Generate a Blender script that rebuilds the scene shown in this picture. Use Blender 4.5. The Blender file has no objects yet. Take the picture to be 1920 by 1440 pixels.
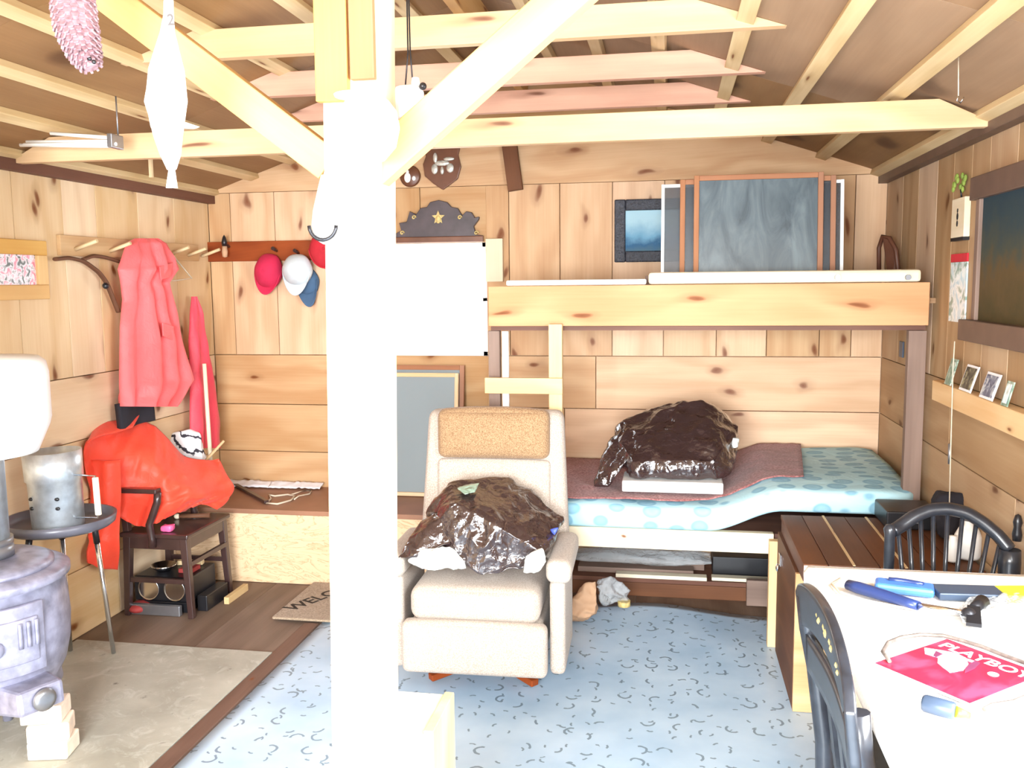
import bpy, bmesh, math, random
from mathutils import Vector, Matrix, noise
random.seed(7)
sc = bpy.context.scene
col = sc.collection
PI = math.pi

# ------------------------------------------------------------------ camera, light, exposure
CAM = Vector((0, 0, 1.5))
YAW, PITCH, ROLL, FPX = 0.175427, 0.112359, 0.0103587, 1679.93
_cy, _sy, _cp, _sp = math.cos(YAW), math.sin(YAW), math.cos(PITCH), math.sin(PITCH)
_f = Vector((-_sy*_cp, _cy*_cp, -_sp)); _r0 = Vector((_cy, _sy, 0)); _d0 = _f.cross(_r0)
_r = math.cos(ROLL)*_r0 + math.sin(ROLL)*_d0
_d = -math.sin(ROLL)*_r0 + math.cos(ROLL)*_d0
cam = bpy.data.cameras.new('camera'); cam_o = bpy.data.objects.new('camera', cam); col.objects.link(cam_o)
cam.sensor_width = 36; cam.lens = FPX/1920*36; cam.clip_start = 0.05
cam_o.matrix_world = Matrix(((_r.x, -_d.x, -_f.x, CAM.x), (_r.y, -_d.y, -_f.y, CAM.y), (_r.z, -_d.z, -_f.z, CAM.z), (0, 0, 0, 1)))
sc.camera = cam_o
sc.view_settings.view_transform = 'Standard'; sc.view_settings.look = 'None'
sc.view_settings.gamma = 1; sc.view_settings.use_curve_mapping = False
sc.view_settings.exposure = 0.75

w = bpy.data.worlds.new('sky'); sc.world = w; w.use_nodes = True
w.node_tree.nodes['Background'].inputs[0].default_value = (0.86, 0.94, 1.0, 1)
w.node_tree.nodes['Background'].inputs[1].default_value = 7.0

def area(name, loc, rot, sx, sy, power, colr):
    l = bpy.data.lights.new(name, 'AREA'); l.shape = 'RECTANGLE'; l.size = sx; l.size_y = sy
    l.energy = power; l.color = colr
    o = bpy.data.objects.new(name, l); col.objects.link(o); o.location = loc; o.rotation_euler = rot
    return o
# daylight entering by the open double door in the front wall and by the near window of the right wall
area('door_daylight', (-0.50, -1.9, 1.70), (PI/2-0.45, 0, 0), 2.4, 1.7, 500, (0.95, 0.98, 1.0))
area('side_window_daylight', (0.985, 0.95, 1.42), (PI/2-0.4, 0, PI/2), 1.4, 0.8, 58, (0.95, 0.98, 1.0))

# ------------------------------------------------------------------ helpers
def survey(px, py, **k):
    """world point seen at a 1920x1440 photo pixel, on the plane x=, y= or z="""
    (a, v), = k.items(); i = 'xyz'.index(a)
    d = _r*((px-960)/FPX) + _d*((py-720)/FPX) + _f
    return CAM + d*((v-CAM[i])/d[i])
S = survey

def lin(c):
    c = c/255
    return c/12.92 if c <= 0.04045 else ((c+0.055)/1.055)**2.4
def rgb(r, g, b): return (lin(r), lin(g), lin(b), 1)

class MB:
    """collects boxes, bars, tubes, lathes and sheets; build() links them as ONE mesh object"""
    def __init__(s): s.v = []; s.f = []; s.g = []; s.sm = []
    def add(s, vs, fs, gs=None, smooth=False):
        n = len(s.v); s.v += [Vector(v) for v in vs]
        s.g += [tuple(g) for g in gs] if gs else [tuple(v) for v in vs]
        s.f += [[i+n for i in f] for f in fs]; s.sm += [smooth]*len(fs); return s
    def box(s, x0, x1, y0, y1, z0, z1):
        vs = [(x, y, z) for x in (x0, x1) for y in (y0, y1) for z in (z0, z1)]
        order = sorted(range(3), key=lambda i: -abs((x1-x0, y1-y0, z1-z0)[i]))
        fs = [(0, 1, 3, 2), (4, 6, 7, 5), (0, 4, 5, 1), (2, 3, 7, 6), (0, 2, 6, 4), (1, 5, 7, 3)]
        return s.add(vs, fs, [tuple(v[i] for i in order) for v in vs])
    def bar(s, p0, p1, w, h, up=(0, 0, 1), w1=None, h1=None):
        """rectangular bar p0->p1, w sideways, h along up"""
        p0, p1 = Vector(p0), Vector(p1); a = (p1-p0); L = a.length; a.normalize()
        sd = a.cross(Vector(up)); sd.normalize(); u = sd.cross(a); w1 = w if w1 is None else w1; h1 = h if h1 is None else h1
        vs, gs = [], []
        for t, p, ww, hh in ((0, p0, w, h), (L, p1, w1, h1)):
            for i in (-1, 1):
                for j in (-1, 1):
                    vs.append(p+sd*i*ww/2+u*j*hh/2)
                    gs.append((t, i*ww/2, j*hh/2) if w > h else (t, j*hh/2, i*ww/2))
        return s.add(vs, [(0, 1, 3, 2), (4, 6, 7, 5), (0, 4, 5, 1), (2, 3, 7, 6), (0, 2, 6, 4), (1, 5, 7, 3)], gs)
    def tube(s, pts, r, n=8, closed=False, r_of=None, flat=1.0):
        pts = [Vector(p) for p in pts]; m = len(pts); vs = []; gs = []; L = 0; prev = None
        for i, p in enumerate(pts):
            if closed: t = pts[(i+1) % m]-pts[i-1]
            else: t = pts[min(i+1, m-1)]-pts[max(i-1, 0)]
            t.normalize()
            if prev is None:
                ref = Vector((0, 0, 1)) if abs(t.z) < 0.9 else Vector((0, 1, 0)); u = t.cross(ref)
            else: u = prev-t*prev.dot(t)
            u.normalize(); prev = u; b = t.cross(u); rr = r if r_of is None else r*r_of(i/(m-1 if m > 1 else 1))
            if i: L += (p-pts[i-1]).length
            for k in range(n):
                a = 2*PI*k/n; vs.append(p+u*math.cos(a)*rr+b*math.sin(a)*rr*flat); gs.append((L, a*rr, 0))
        fs = []
        for i in range(m if closed else m-1):
            for k in range(n):
                a, b_ = i*n+k, i*n+(k+1) % n; c, d = ((i+1) % m)*n+(k+1) % n, ((i+1) % m)*n+k
                fs.append((a, b_, c, d))
        s.add(vs, fs, gs, True)
        if not closed:
            k0 = len(s.v)-m*n
            s.f.append([k0+k for k in range(n)][::-1]); s.f.append([k0+(m-1)*n+k for k in range(n)]); s.sm += [False, False]
        return s
    def cyl(s, p0, p1, r0, r1=None, n=16):
        p0, p1 = Vector(p0), Vector(p1); r1 = r0 if r1 is None else r1
        return s.tube([p0, p1], 1, n, r_of=lambda t: r0+(r1-r0)*t)
    def lathe(s, prof, c, axis=(0, 0, 1), n=32, smooth=True):
        """profile of (radius, height) about an axis through c"""
        ax = Vector(axis).normalized(); ref = Vector((1, 0, 0)) if abs(ax.x) < 0.9 else Vector((0, 1, 0))
        u = (ref-ax*ref.dot(ax)).normalized(); b = ax.cross(u); c = Vector(c); vs = []
        for r, h in prof:
            for k in range(n):
                a = 2*PI*k/n; vs.append(c+ax*h+u*r*math.cos(a)+b*r*math.sin(a))
        fs = [(i*n+k, i*n+(k+1) % n, (i+1)*n+(k+1) % n, (i+1)*n+k) for i in range(len(prof)-1) for k in range(n)]
        s.add(vs, fs, None, smooth); k0 = len(s.v)-len(vs)
        if prof[0][0] > 1e-5: s.f.append([k0+k for k in range(n)][::-1]); s.sm.append(False)
        if prof[-1][0] > 1e-5: s.f.append([k0+(len(prof)-1)*n+k for k in range(n)]); s.sm.append(False)
        return s
    def ball(s, c, rx, ry=None, rz=None, n=16, m=10):
        ry = rx if ry is None else ry; rz = rx if rz is None else rz; c = Vector(c)
        vs = [c+Vector((rx*math.sin(PI*i/m)*math.cos(2*PI*k/n), ry*math.sin(PI*i/m)*math.sin(2*PI*k/n), rz*math.cos(PI*i/m))) for i in range(m+1) for k in range(n)]
        fs = [(i*n+k, (i+1)*n+k, (i+1)*n+(k+1) % n, i*n+(k+1) % n) for i in range(m) for k in range(n)]
        return s.add(vs, fs, None, True)
    def prism(s, outline, off, smooth=False):
        """closed outline of 3-D points pushed through by the vector off"""
        a = [Vector(p) for p in outline]; off = Vector(off); n = len(a)
        fs = [list(range(n))[::-1], [n+i for i in range(n)]]+[(i, (i+1) % n, n+(i+1) % n, n+i) for i in range(n)]
        c = sum(a, Vector())/n; u = max((p-c for p in a), key=lambda q: q.length).normalized(); wv = off.normalized(); vv = wv.cross(u)
        pts = a+[p+off for p in a]
        return s.add(pts, fs, [((p-c).dot(u), (p-c).dot(vv), (p-c).dot(wv)) for p in pts], smooth)
    def sheet(s, fn, nu, nv, th=0.0, closed_u=False):
        """grid fn(u,v), doubled with thickness th along its normals"""
        P = [[Vector(fn(i/(nu if closed_u else nu-1), j/(nv-1))) for j in range(nv)] for i in range(nu)]
        vs = [P[i][j] for i in range(nu) for j in range(nv)]; gs = [(i/nu, j/nv, 0) for i in range(nu) for j in range(nv)]
        rng = range(nu if closed_u else nu-1)
        fs = [(i*nv+j, ((i+1) % nu)*nv+j, ((i+1) % nu)*nv+j+1, i*nv+j+1) for i in rng for j in range(nv-1)]
        if th:
            nr = []
            for i in range(nu):
                for j in range(nv):
                    a = P[(i+1) % nu if closed_u else min(i+1, nu-1)][j]-P[i-1 if closed_u else max(i-1, 0)][j]
                    b = P[i][min(j+1, nv-1)]-P[i][max(j-1, 0)]; q = a.cross(b)
                    nr.append(q.normalized() if q.length > 1e-9 else Vector((0, 0, 1)))
            N = nu*nv; vs = vs+[p-q*th for p, q in zip(vs, nr)]; gs = gs+gs
            fs = fs+[tuple(N+k for k in f[::-1]) for f in fs]
            for i in rng:
                i2 = (i+1) % nu
                fs.append((i*nv, N+i*nv, N+i2*nv, i2*nv)); fs.append((i*nv+nv-1, i2*nv+nv-1, N+i2*nv+nv-1, N+i*nv+nv-1))
            if not closed_u:
                for j in range(nv-1):
                    fs.append((j, j+1, N+j+1, N+j)); k = (nu-1)*nv; fs.append((k+j, N+k+j, N+k+j+1, k+j+1))
        return s.add(vs, fs, gs, True)
    def hull(s, pts, cuts=4, amp=0.012, freq=9.0, seed=0.0, soft=0.5, grow=1.0, aspect=(1, 1, 1)):
        """a crumpled bag: convex hull of points, divided and creased"""
        bm = bmesh.new(); pts = [Vector(p) for p in pts]; cen = sum(pts, Vector())/len(pts); zlo = min(p.z for p in pts)
        for p in pts:
            p2 = cen+(p-cen)*grow; p2.z = max(zlo, p2.z); bm.verts.new(p2)
        r = bmesh.ops.convex_hull(bm, input=bm.verts)
        bmesh.ops.delete(bm, geom=list({e for e in r['geom_interior']+r['geom_unused'] if isinstance(e, bmesh.types.BMVert)}), context='VERTS')
        for k in range(cuts):
            bmesh.ops.subdivide_edges(bm, edges=bm.edges[:], cuts=1, use_grid_fill=True, smooth=0)
            bmesh.ops.triangulate(bm, faces=[f for f in bm.faces if len(f.verts) > 4])
            if k < 3: bmesh.ops.smooth_vert(bm, verts=bm.verts[:], factor=soft, use_axis_x=True, use_axis_y=True, use_axis_z=True)
        bm.normal_update()
        so = Vector((seed*7.1, seed*3.3, seed))
        for v_ in bm.verts:
            q = Vector((v_.co.x*aspect[0], v_.co.y*aspect[1], v_.co.z*aspect[2]))*freq+so; q = q+0.35*noise.noise_vector(q*0.7)
            e = 0.75-abs(noise.noise(q))*3.2+0.5*(0.6-abs(noise.noise(q*2.1+so))*2.6)+0.16*(0.5-abs(noise.noise(q*4.7))*2)
            v_.co = v_.co+v_.normal*e*amp; v_.co.z = max(zlo, v_.co.z)
        bm.verts.index_update()
        s.add([v_.co.copy() for v_ in bm.verts], [[v_.index for v_ in f.verts] for f in bm.faces], None, True); bm.free()
        return s
    def text(s, body, size, at, ux, uy, depth=0.0004, align='CENTER'):
        """lettering lying in the plane of ux (reading direction) and uy (letter up)"""
        cu = bpy.data.curves.new('lettering', 'FONT'); cu.body = body; cu.size = size; cu.align_x = align; cu.align_y = 'CENTER'; cu.offset = size*0.02
        o = bpy.data.objects.new('lettering', cu); col.objects.link(o); dg = bpy.context.evaluated_depsgraph_get()
        me = bpy.data.meshes.new_from_object(o.evaluated_get(dg)); ux, uy = Vector(ux).normalized(), Vector(uy).normalized(); at = Vector(at); nz = ux.cross(uy)
        s.add([at+ux*v_.co.x+uy*v_.co.y+nz*depth for v_ in me.vertices], [list(p.vertices) for p in me.polygons])
        bpy.data.objects.remove(o); bpy.data.curves.remove(cu); bpy.data.meshes.remove(me); return s
    def build(s, name, mat, parent=None, bevel=0.0, loc=None, sub=0):
        me = bpy.data.meshes.new(name)
        if parent is not None: base = world_base(parent)
        elif loc is not None: base = Vector(loc)
        else:
            xs = [v.x for v in s.v]; ys = [v.y for v in s.v]; zs = [v.z for v in s.v]
            base = Vector(((min(xs)+max(xs))/2, (min(ys)+max(ys))/2, min(zs)))
        me.from_pydata([v-base for v in s.v], [], s.f)
        at = me.attributes.new('gc', 'FLOAT_VECTOR', 'POINT'); at.data.foreach_set('vector', [c for g in s.g for c in g])
        me.polygons.foreach_set('use_smooth', s.sm); me.materials.append(mat); me.update()
        bm = bmesh.new(); bm.from_mesh(me); bmesh.ops.recalc_face_normals(bm, faces=bm.faces[:]); bm.to_mesh(me); bm.free()
        o = bpy.data.objects.new(name, me); col.objects.link(o)
        if parent is not None: o.parent = parent
        else: o.location = base
        o['base'] = list(base)
        if bevel:
            b = o.modifiers.new('bevel', 'BEVEL'); b.width = bevel; b.segments = 2; b.limit_method = 'ANGLE'; b.angle_limit = 0.6
        if sub:
            q = o.modifiers.new('subdivision', 'SUBSURF'); q.levels = sub; q.render_levels = sub
        return o
def world_base(o): return Vector(o['base'])
def tag(o, label, cat, group=None, kind=None):
    o['label'] = label; o['category'] = cat
    if group: o['group'] = group
    if kind: o['kind'] = kind
    return o
def thing(name, label, cat, loc, group=None):
    o = bpy.data.objects.new(name, None); col.objects.link(o); o.location = Vector(loc); o['base'] = list(Vector(loc)); o.empty_display_size = 0.05
    return tag(o, label, cat, group)
def struct(o): o['kind'] = 'structure'; return o

# ------------------------------------------------------------------ materials
class NT:
    def __init__(s, name):
        s.m = bpy.data.materials.new(name); s.m.use_nodes = True; s.t = s.m.node_tree; s.t.nodes.clear()
        s.o = s.n('ShaderNodeOutputMaterial'); s.b = s.n('ShaderNodeBsdfPrincipled'); s.l(s.b.outputs[0], s.o.inputs[0])
    def n(s, ty, **k):
        x = s.t.nodes.new(ty)
        for a, b in k.items(): setattr(x, a, b)
        return x
    def l(s, a, b): s.t.links.new(a, b)
    def set(s, node, **k):
        for a, b in k.items(): node.inputs[a].default_value = b
    def math(s, op, a, b=None, c=None):
        x = s.n('ShaderNodeMath', operation=op)
        for i, q in enumerate((a, b, c)):
            if q is None: continue
            if isinstance(q, (int, float)): x.inputs[i].default_value = q
            else: s.l(q, x.inputs[i])
        return x.outputs[0]
    def vmath(s, op, a, b=None):
        x = s.n('ShaderNodeVectorMath', operation=op)
        for i, q in enumerate((a, b)):
            if q is None: continue
            if isinstance(q, (tuple, list)): x.inputs[i].default_value = q
            else: s.l(q, x.inputs[i])
        return x
    def mix(s, f, a, b, mode='MIX'):
        x = s.n('ShaderNodeMix', data_type='RGBA', blend_type=mode)
        for i, q in ((0, f), (6, a), (7, b)):
            if isinstance(q, (int, float)): x.inputs[i].default_value = q
            elif isinstance(q, tuple): x.inputs[i].default_value = q
            else: s.l(q, x.inputs[i])
        return x.outputs[2]
    def noise(s, vec, scale, detail=3, rough=0.5, dist=0.0):
        x = s.n('ShaderNodeTexNoise'); s.set(x, Scale=scale, Detail=detail, Roughness=rough, Distortion=dist)
        if vec is not None: s.l(vec, x.inputs['Vector'])
        return x.outputs['Fac']
    def ramp(s, f, stops):
        x = s.n('ShaderNodeValToRGB'); e = x.color_ramp.elements
        while len(e) < len(stops): e.new(0.5)
        for q, (p, c) in zip(e, stops): q.position = p; q.color = c if isinstance(c, tuple) else (c, c, c, 1)
        s.l(f, x.inputs[0]); return x.outputs[0]
    def obj(s): return s.n('ShaderNodeTexCoord').outputs['Object']
    def gc(s): return s.n('ShaderNodeAttribute', attribute_name='gc').outputs['Vector']
    def color(s, c):
        if isinstance(c, tuple): s.b.inputs['Base Color'].default_value = c
        else: s.l(c, s.b.inputs['Base Color'])
    def bump(s, h, strength=0.3, dist=0.01):
        x = s.n('ShaderNodeBump'); s.set(x, Strength=strength, Distance=dist); s.l(h, x.inputs['Height']); s.l(x.outputs[0], s.b.inputs['Normal'])

def plain(name, c, rough=0.5, metal=0.0, var=0.12, scale=14, bump=0.0, coat=0.0, spec=0.5):
    q = NT(name); f = q.noise(q.obj(), scale, 4)
    d = tuple(x*(1-var) for x in c[:3])+(1,); u = tuple(min(1, x*(1+var)) for x in c[:3])+(1,)
    q.color(q.ramp(f, [(0.3, d), (0.7, u)])); q.set(q.b, Roughness=rough, Metallic=metal, **{'Coat Weight': coat, 'Specular IOR Level': spec})
    if bump: q.bump(f, bump, 0.01)
    return q.m

def pine(name, light, dark, knot=rgb(118, 66, 34), rough=0.6, var=0.22, knots=0.062, kscale=(1.7, 3.6), grain=1.0):
    """softwood boards: growth bands along gc.x, knots, a tone per board"""
    q = NT(name); g = q.gc(); rnd = q.n('ShaderNodeNewGeometry').outputs['Random Per Island']
    off = q.n('ShaderNodeCombineXYZ'); q.l(q.math('MULTIPLY', rnd, 37.0), off.inputs[0]); q.l(q.math('MULTIPLY', rnd, 91.0), off.inputs[1])
    p = q.vmath('ADD', g, off.outputs[0]).outputs[0]
    k = q.vmath('MULTIPLY', p, (kscale[0], kscale[1], 0.0)).outputs[0]
    wob = q.n('ShaderNodeTexNoise'); q.set(wob, Scale=2.2, Detail=2); q.l(k, wob.inputs['Vector'])
    k2 = q.vmath('ADD', k, q.vmath('SCALE', q.vmath('SUBTRACT', wob.outputs['Color'], (0.5, 0.5, 0.5)).outputs[0]).outputs[0])
    k2.inputs[1].default_value = (0, 0, 0); vs = q.n('ShaderNodeVectorMath', operation='SCALE'); q.l(q.vmath('SUBTRACT', wob.outputs['Color'], (0.5, 0.5, 0.5)).outputs[0], vs.inputs[0]); vs.inputs['Scale'].default_value = 0.35
    q.l(vs.outputs[0], k2.inputs[1])
    vo = q.n('ShaderNodeTexVoronoi', voronoi_dimensions='2D'); q.set(vo, Scale=1.0); q.l(k2.outputs[0], vo.inputs['Vector']); kd = vo.outputs['Distance']
    # the growth bands swing round the knots
    swing = q.math('DIVIDE', 0.05, q.math('ADD', kd, 0.12))
    gx = q.n('ShaderNodeSeparateXYZ'); q.l(p, gx.inputs[0])
    lowf = q.noise(q.vmath('MULTIPLY', p, (0.9, 3.0, 3.0)).outputs[0], 1.6, 2)
    band = q.math('ADD', q.math('ADD', q.math('MULTIPLY', gx.outputs[1], 17.0), q.math('MULTIPLY', lowf, 9.0)), q.math('MULTIPLY', swing, 5.0))
    wv = q.math('ADD', q.math('MULTIPLY', q.math('SINE', q.math('MULTIPLY', band, 1.9)), 0.5), 0.5)
    fine = q.noise(q.vmath('MULTIPLY', p, (3.0, 90.0, 90.0)).outputs[0], 1.0, 3, 0.6)
    f = q.math('ADD', q.math('MULTIPLY', wv, 0.45*grain), q.math('MULTIPLY', fine, 0.55))
    c = q.mix(f, light, dark)
    blot = q.ramp(q.noise(q.vmath('MULTIPLY', p, (2.0, 5.0, 5.0)).outputs[0], 0.8, 3), [(0.38, 0.0), (0.75, 1.0)])
    c = q.mix(q.math('MULTIPLY', blot, 0.45), c, dark)
    kf = q.ramp(kd, [(0.0, 1.0), (knots*0.55, 0.85), (knots, 0.25), (knots*2.2, 0.0)])
    c = q.mix(kf, c, knot)
    tone = q.n('ShaderNodeHueSaturation'); q.l(c, tone.inputs['Color'])
    q.l(q.math('ADD', q.math('MULTIPLY', rnd, 2*var), 1-var), tone.inputs['Value']); q.l(q.math('ADD', q.math('MULTIPLY', rnd, -0.3), 1.12), tone.inputs['Saturation'])
    q.color(tone.outputs[0]); q.set(q.b, Roughness=rough, **{'Specular IOR Level': 0.25}); q.bump(f, 0.12, 0.004)
    return q.m

M = {}
M['pine'] = pine('pine_wall', rgb(218, 184, 144), rgb(186, 142, 100))
M['pine_low'] = pine('pine_lower', rgb(224, 194, 152), rgb(194, 150, 104))
M['pine_left_lit'] = pine('pine_left_lit', rgb(234, 210, 172), rgb(210, 174, 128), var=0.1)  # paler than the other walls: daylight falling on it is put into the colour
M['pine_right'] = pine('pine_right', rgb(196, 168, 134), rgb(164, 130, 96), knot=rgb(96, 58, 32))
M['beam'] = pine('beam_pine', rgb(216, 180, 128), rgb(192, 148, 94), var=0.08, knots=0.06, kscale=(1.3, 7))
M['post'] = pine('post_timber_lit', rgb(240, 222, 194), rgb(222, 192, 154), var=0.02, knots=0.0, kscale=(1.3, 7))  # strong light on the shaft is painted in as a paler wood
M['redbeam'] = pine('red_pine', rgb(224, 172, 138), rgb(196, 134, 104), var=0.06, knots=0.06, kscale=(1.3, 7))
M['yellowboard_shaded'] = pine('yellow_board_shaded', rgb(204, 158, 98), rgb(184, 134, 76), var=0.02, knots=0.04)  # yellow board, its colour darkened further to paint in shade at the post top
M['pinkboard_shaded'] = pine('pink_board_shaded', rgb(182, 126, 94), rgb(154, 100, 72), var=0.02, knots=0.03)  # pinkish board, likewise with the post-top shade put into its colour
M['rail'] = pine('rail_pine', rgb(208, 164, 124), rgb(186, 136, 96), var=0.02, knots=0.07, kscale=(1.6, 6))
M['goldframe'] = pine('yellow_frame', rgb(226, 186, 116), rgb(206, 156, 84), var=0.05, knots=0.02)
M['batten'] = pine('batten', rgb(232, 210, 168), rgb(196, 166, 118), var=0.12, knots=0.04, kscale=(1, 9))
M['ply'] = pine('roof_ply', rgb(164, 128, 90), rgb(130, 96, 64), knot=rgb(90, 62, 42), knots=0.10, kscale=(0.9, 1.6), var=0.10, grain=0.6)
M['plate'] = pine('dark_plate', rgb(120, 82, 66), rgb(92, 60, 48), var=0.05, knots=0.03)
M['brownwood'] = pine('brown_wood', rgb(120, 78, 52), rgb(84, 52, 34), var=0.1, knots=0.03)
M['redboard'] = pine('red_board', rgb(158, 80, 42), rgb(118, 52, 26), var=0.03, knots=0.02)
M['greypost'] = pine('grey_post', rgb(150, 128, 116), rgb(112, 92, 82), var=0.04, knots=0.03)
M['floorwood'] = pine('floor_boards', rgb(132, 110, 94), rgb(98, 78, 64), var=0.1, knots=0.03, kscale=(0.8, 2), rough=0.55)
M['strip'] = pine('brown_strip', rgb(122, 96, 84), rgb(92, 70, 60), var=0.05, knots=0.02)
M['frame'] = pine('pale_frame', rgb(232, 204, 162), rgb(212, 172, 124), var=0.05, knots=0.02)
M['screenwood'] = pine('screen_wood', rgb(176, 124, 90), rgb(144, 94, 64), var=0.06, knots=0.02)
M['whitewood'] = pine('whitewashed_wood', rgb(236, 226, 204), rgb(214, 198, 168), var=0.04, knots=0.03)
M['chairdark'] = plain('dark_stain', rgb(58, 40, 38), 0.32, var=0.2, coat=0.3)
M['chairblue'] = plain('worn_black_paint', rgb(36, 39, 46), 0.32, var=0.35, scale=30, coat=0.25)
M['black'] = plain('black_plastic', rgb(26, 26, 30), 0.35)
M['blackcloth'] = plain('black_cloth', rgb(30, 28, 36), 0.9)
M['white'] = plain('white_paint', rgb(238, 238, 236), 0.45, var=0.04)
M['paper'] = plain('white_paper', rgb(232, 232, 236), 0.8, var=0.05)
M['chrome'] = plain('chrome', rgb(226, 228, 232), 0.16, metal=1.0, var=0.05)
M['zinc'] = plain('galvanised_steel', rgb(205, 214, 222), 0.33, metal=0.75, var=0.16, scale=30)
M['steel'] = plain('grey_steel', rgb(150, 152, 158), 0.35, metal=0.8)
M['iron'] = plain('cast_iron', rgb(146, 146, 166), 0.38, metal=0.3, var=0.3, scale=22, bump=0.12)
M['trayiron'] = plain('tray_enamel', rgb(88, 88, 98), 0.35, var=0.15)
M['brick'] = plain('fire_brick', rgb(232, 214, 196), 0.9, var=0.1, scale=25, bump=0.3)
M['cream_glass'] = plain('milk_glass', rgb(250, 250, 248), 0.2, var=0.02)
M['brass'] = plain('old_brass', rgb(170, 140, 84), 0.35, metal=0.8)
M['gold'] = plain('gilt_paint', rgb(200, 176, 112), 0.4, var=0.3, scale=60)
M['crimson'] = plain('crimson_cloth', rgb(196, 34, 74), 0.85)
M['red'] = plain('red_cloth', rgb(190, 36, 50), 0.85)
M['capgrey'] = plain('grey_cap_cloth', rgb(198, 206, 210), 0.8)
M['navy'] = plain('slate_blue_cloth', rgb(66, 94, 124), 0.85)
M['pink'] = plain('pink_plastic', rgb(226, 96, 148), 0.4)
M['redtin'] = plain('dark_red_cloth', rgb(150, 50, 48), 0.7)
M['tan'] = plain('paper_bag', rgb(188, 150, 118), 0.8, var=0.12, bump=0.3)
M['bluehandle'] = plain('blue_plastic', rgb(70, 120, 200), 0.35, var=0.15)
M['navyplastic'] = plain('navy_plastic', rgb(40, 56, 104), 0.3)
M['slate'] = plain('slate_plastic', rgb(58, 72, 92), 0.4)
M['yellow'] = plain('yellow_plastic', rgb(240, 226, 60), 0.4)
M['toolblack'] = plain('black_steel', rgb(40, 40, 44), 0.35, metal=0.4)
M['rope'] = plain('hemp_cord', rgb(206, 192, 170), 0.9)
M['beads'] = plain('grey_beads', rgb(104, 94, 88), 0.6, var=0.3, scale=90)
M['green'] = plain('sprig_green', rgb(128, 148, 64), 0.7)
M['crest'] = plain('dark_crest', rgb(72, 62, 66), 0.4, var=0.25)
M['plaque'] = plain('walnut_plaque', rgb(106, 66, 46), 0.35, var=0.2)
M['silver'] = plain('silver_ornament', rgb(206, 208, 200), 0.35, metal=0.4, var=0.3, scale=80)
M['leather'] = plain('brown_leather', rgb(92, 56, 40), 0.5)
M['darkframe'] = plain('black_carved_frame', rgb(44, 48, 60), 0.4, var=0.5, scale=120, bump=0.5)
M['casing'] = plain('brown_casing', rgb(96, 74, 62), 0.5)
M['green_glass'] = plain('green_edge', rgb(140, 170, 150), 0.4)
M['sky_blue'] = plain('clear_blue', rgb(70, 90, 190), 0.4)

def fabric(name, a, b, scale=240, rough=0.95):
    q = NT(name); o = q.obj(); f = q.noise(o, scale, 2); g = q.noise(o, 6, 3)
    c = q.mix(q.ramp(f, [(0.35, 0.0), (0.65, 1.0)]), a, b); c = q.mix(q.math('MULTIPLY', g, 0.35), c, b)
    q.color(c); q.set(q.b, Roughness=rough, **{'Specular IOR Level': 0.1, 'Sheen Weight': 0.15}); q.bump(f, 0.3, 0.003); return q.m
M['tweed'] = fabric('beige_tweed', rgb(198, 186, 174), rgb(164, 150, 138))
M['headrest'] = fabric('tan_tweed', rgb(178, 148, 114), rgb(132, 102, 74))
M['blanket'] = fabric('mauve_blanket', rgb(176, 128, 126), rgb(124, 74, 72), scale=110)
M['mat'] = fabric('coir_mat', rgb(178, 160, 138), rgb(140, 122, 102), scale=160)
M['cloth'] = fabric('white_tablecloth', rgb(244, 242, 238), rgb(230, 228, 224), scale=180)
def printed():
    q = NT('black_on_white_print'); o = q.obj(); s3 = q.n('ShaderNodeSeparateXYZ'); q.l(o, s3.inputs[0])
    h = q.math('ADD', q.math('MULTIPLY', q.math('ADD', s3.outputs[2], q.math('MULTIPLY', s3.outputs[0], 0.6)), 17.0), q.math('MULTIPLY', q.noise(o, 14, 3), 2.4))
    q.color(q.mix(q.ramp(q.math('FRACT', h), [(0.60, 0.0), (0.66, 1.0), (0.88, 1.0), (0.94, 0.0)]), rgb(236, 236, 240), rgb(52, 50, 60))); q.set(q.b, Roughness=0.9); return q.m
M['print'] = printed()

def slicker(name, c, hi):
    q = NT(name); o = q.obj(); f = q.noise(o, 5, 4, 0.55, 0.6); q.color(q.mix(f, c, hi))
    q.set(q.b, Roughness=0.5, **{'Specular IOR Level': 0.35, 'Sheen Weight': 0.1}); q.bump(q.noise(o, 18, 4, 0.6, 1.2), 0.35, 0.012); return q.m
M['coat'] = slicker('coral_raincoat', rgb(232, 86, 84), rgb(240, 112, 116))
M['coat2'] = slicker('rose_raincoat', rgb(214, 56, 72), rgb(226, 80, 96))
M['orange'] = slicker('orange_raincoat', rgb(230, 62, 40), rgb(240, 84, 60))

def plastic_bag(name, c, rough=0.16):
    q = NT(name); o = q.obj(); q.color(c)
    v1 = q.n('ShaderNodeTexVoronoi', feature='DISTANCE_TO_EDGE'); q.set(v1, Scale=11.0)
    d = q.n('ShaderNodeTexNoise'); q.set(d, Scale=9.0, Detail=3); q.l(o, d.inputs['Vector'])
    mx = q.n('ShaderNodeMix', data_type='VECTOR'); mx.inputs[0].default_value = 0.22; q.l(o, mx.inputs[4]); q.l(d.outputs['Color'], mx.inputs[5]); q.l(mx.outputs[1], v1.inputs['Vector'])
    h = q.math('ADD', q.math('MINIMUM', v1.outputs['Distance'], 0.3), q.math('MULTIPLY', q.noise(o, 24, 2, 0.5, 1.6), 0.30))
    q.set(q.b, Roughness=rough, **{'Specular IOR Level': 1.0, 'Coat Weight': 0.8, 'Coat Roughness': 0.12}); q.bump(h, 0.55, 0.03); return q.m
M['garbage'] = plastic_bag('brown_garbage_bag', rgb(52, 38, 38))
M['whiteplastic'] = plastic_bag('white_plastic_bag', rgb(226, 232, 228), 0.3)
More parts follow.
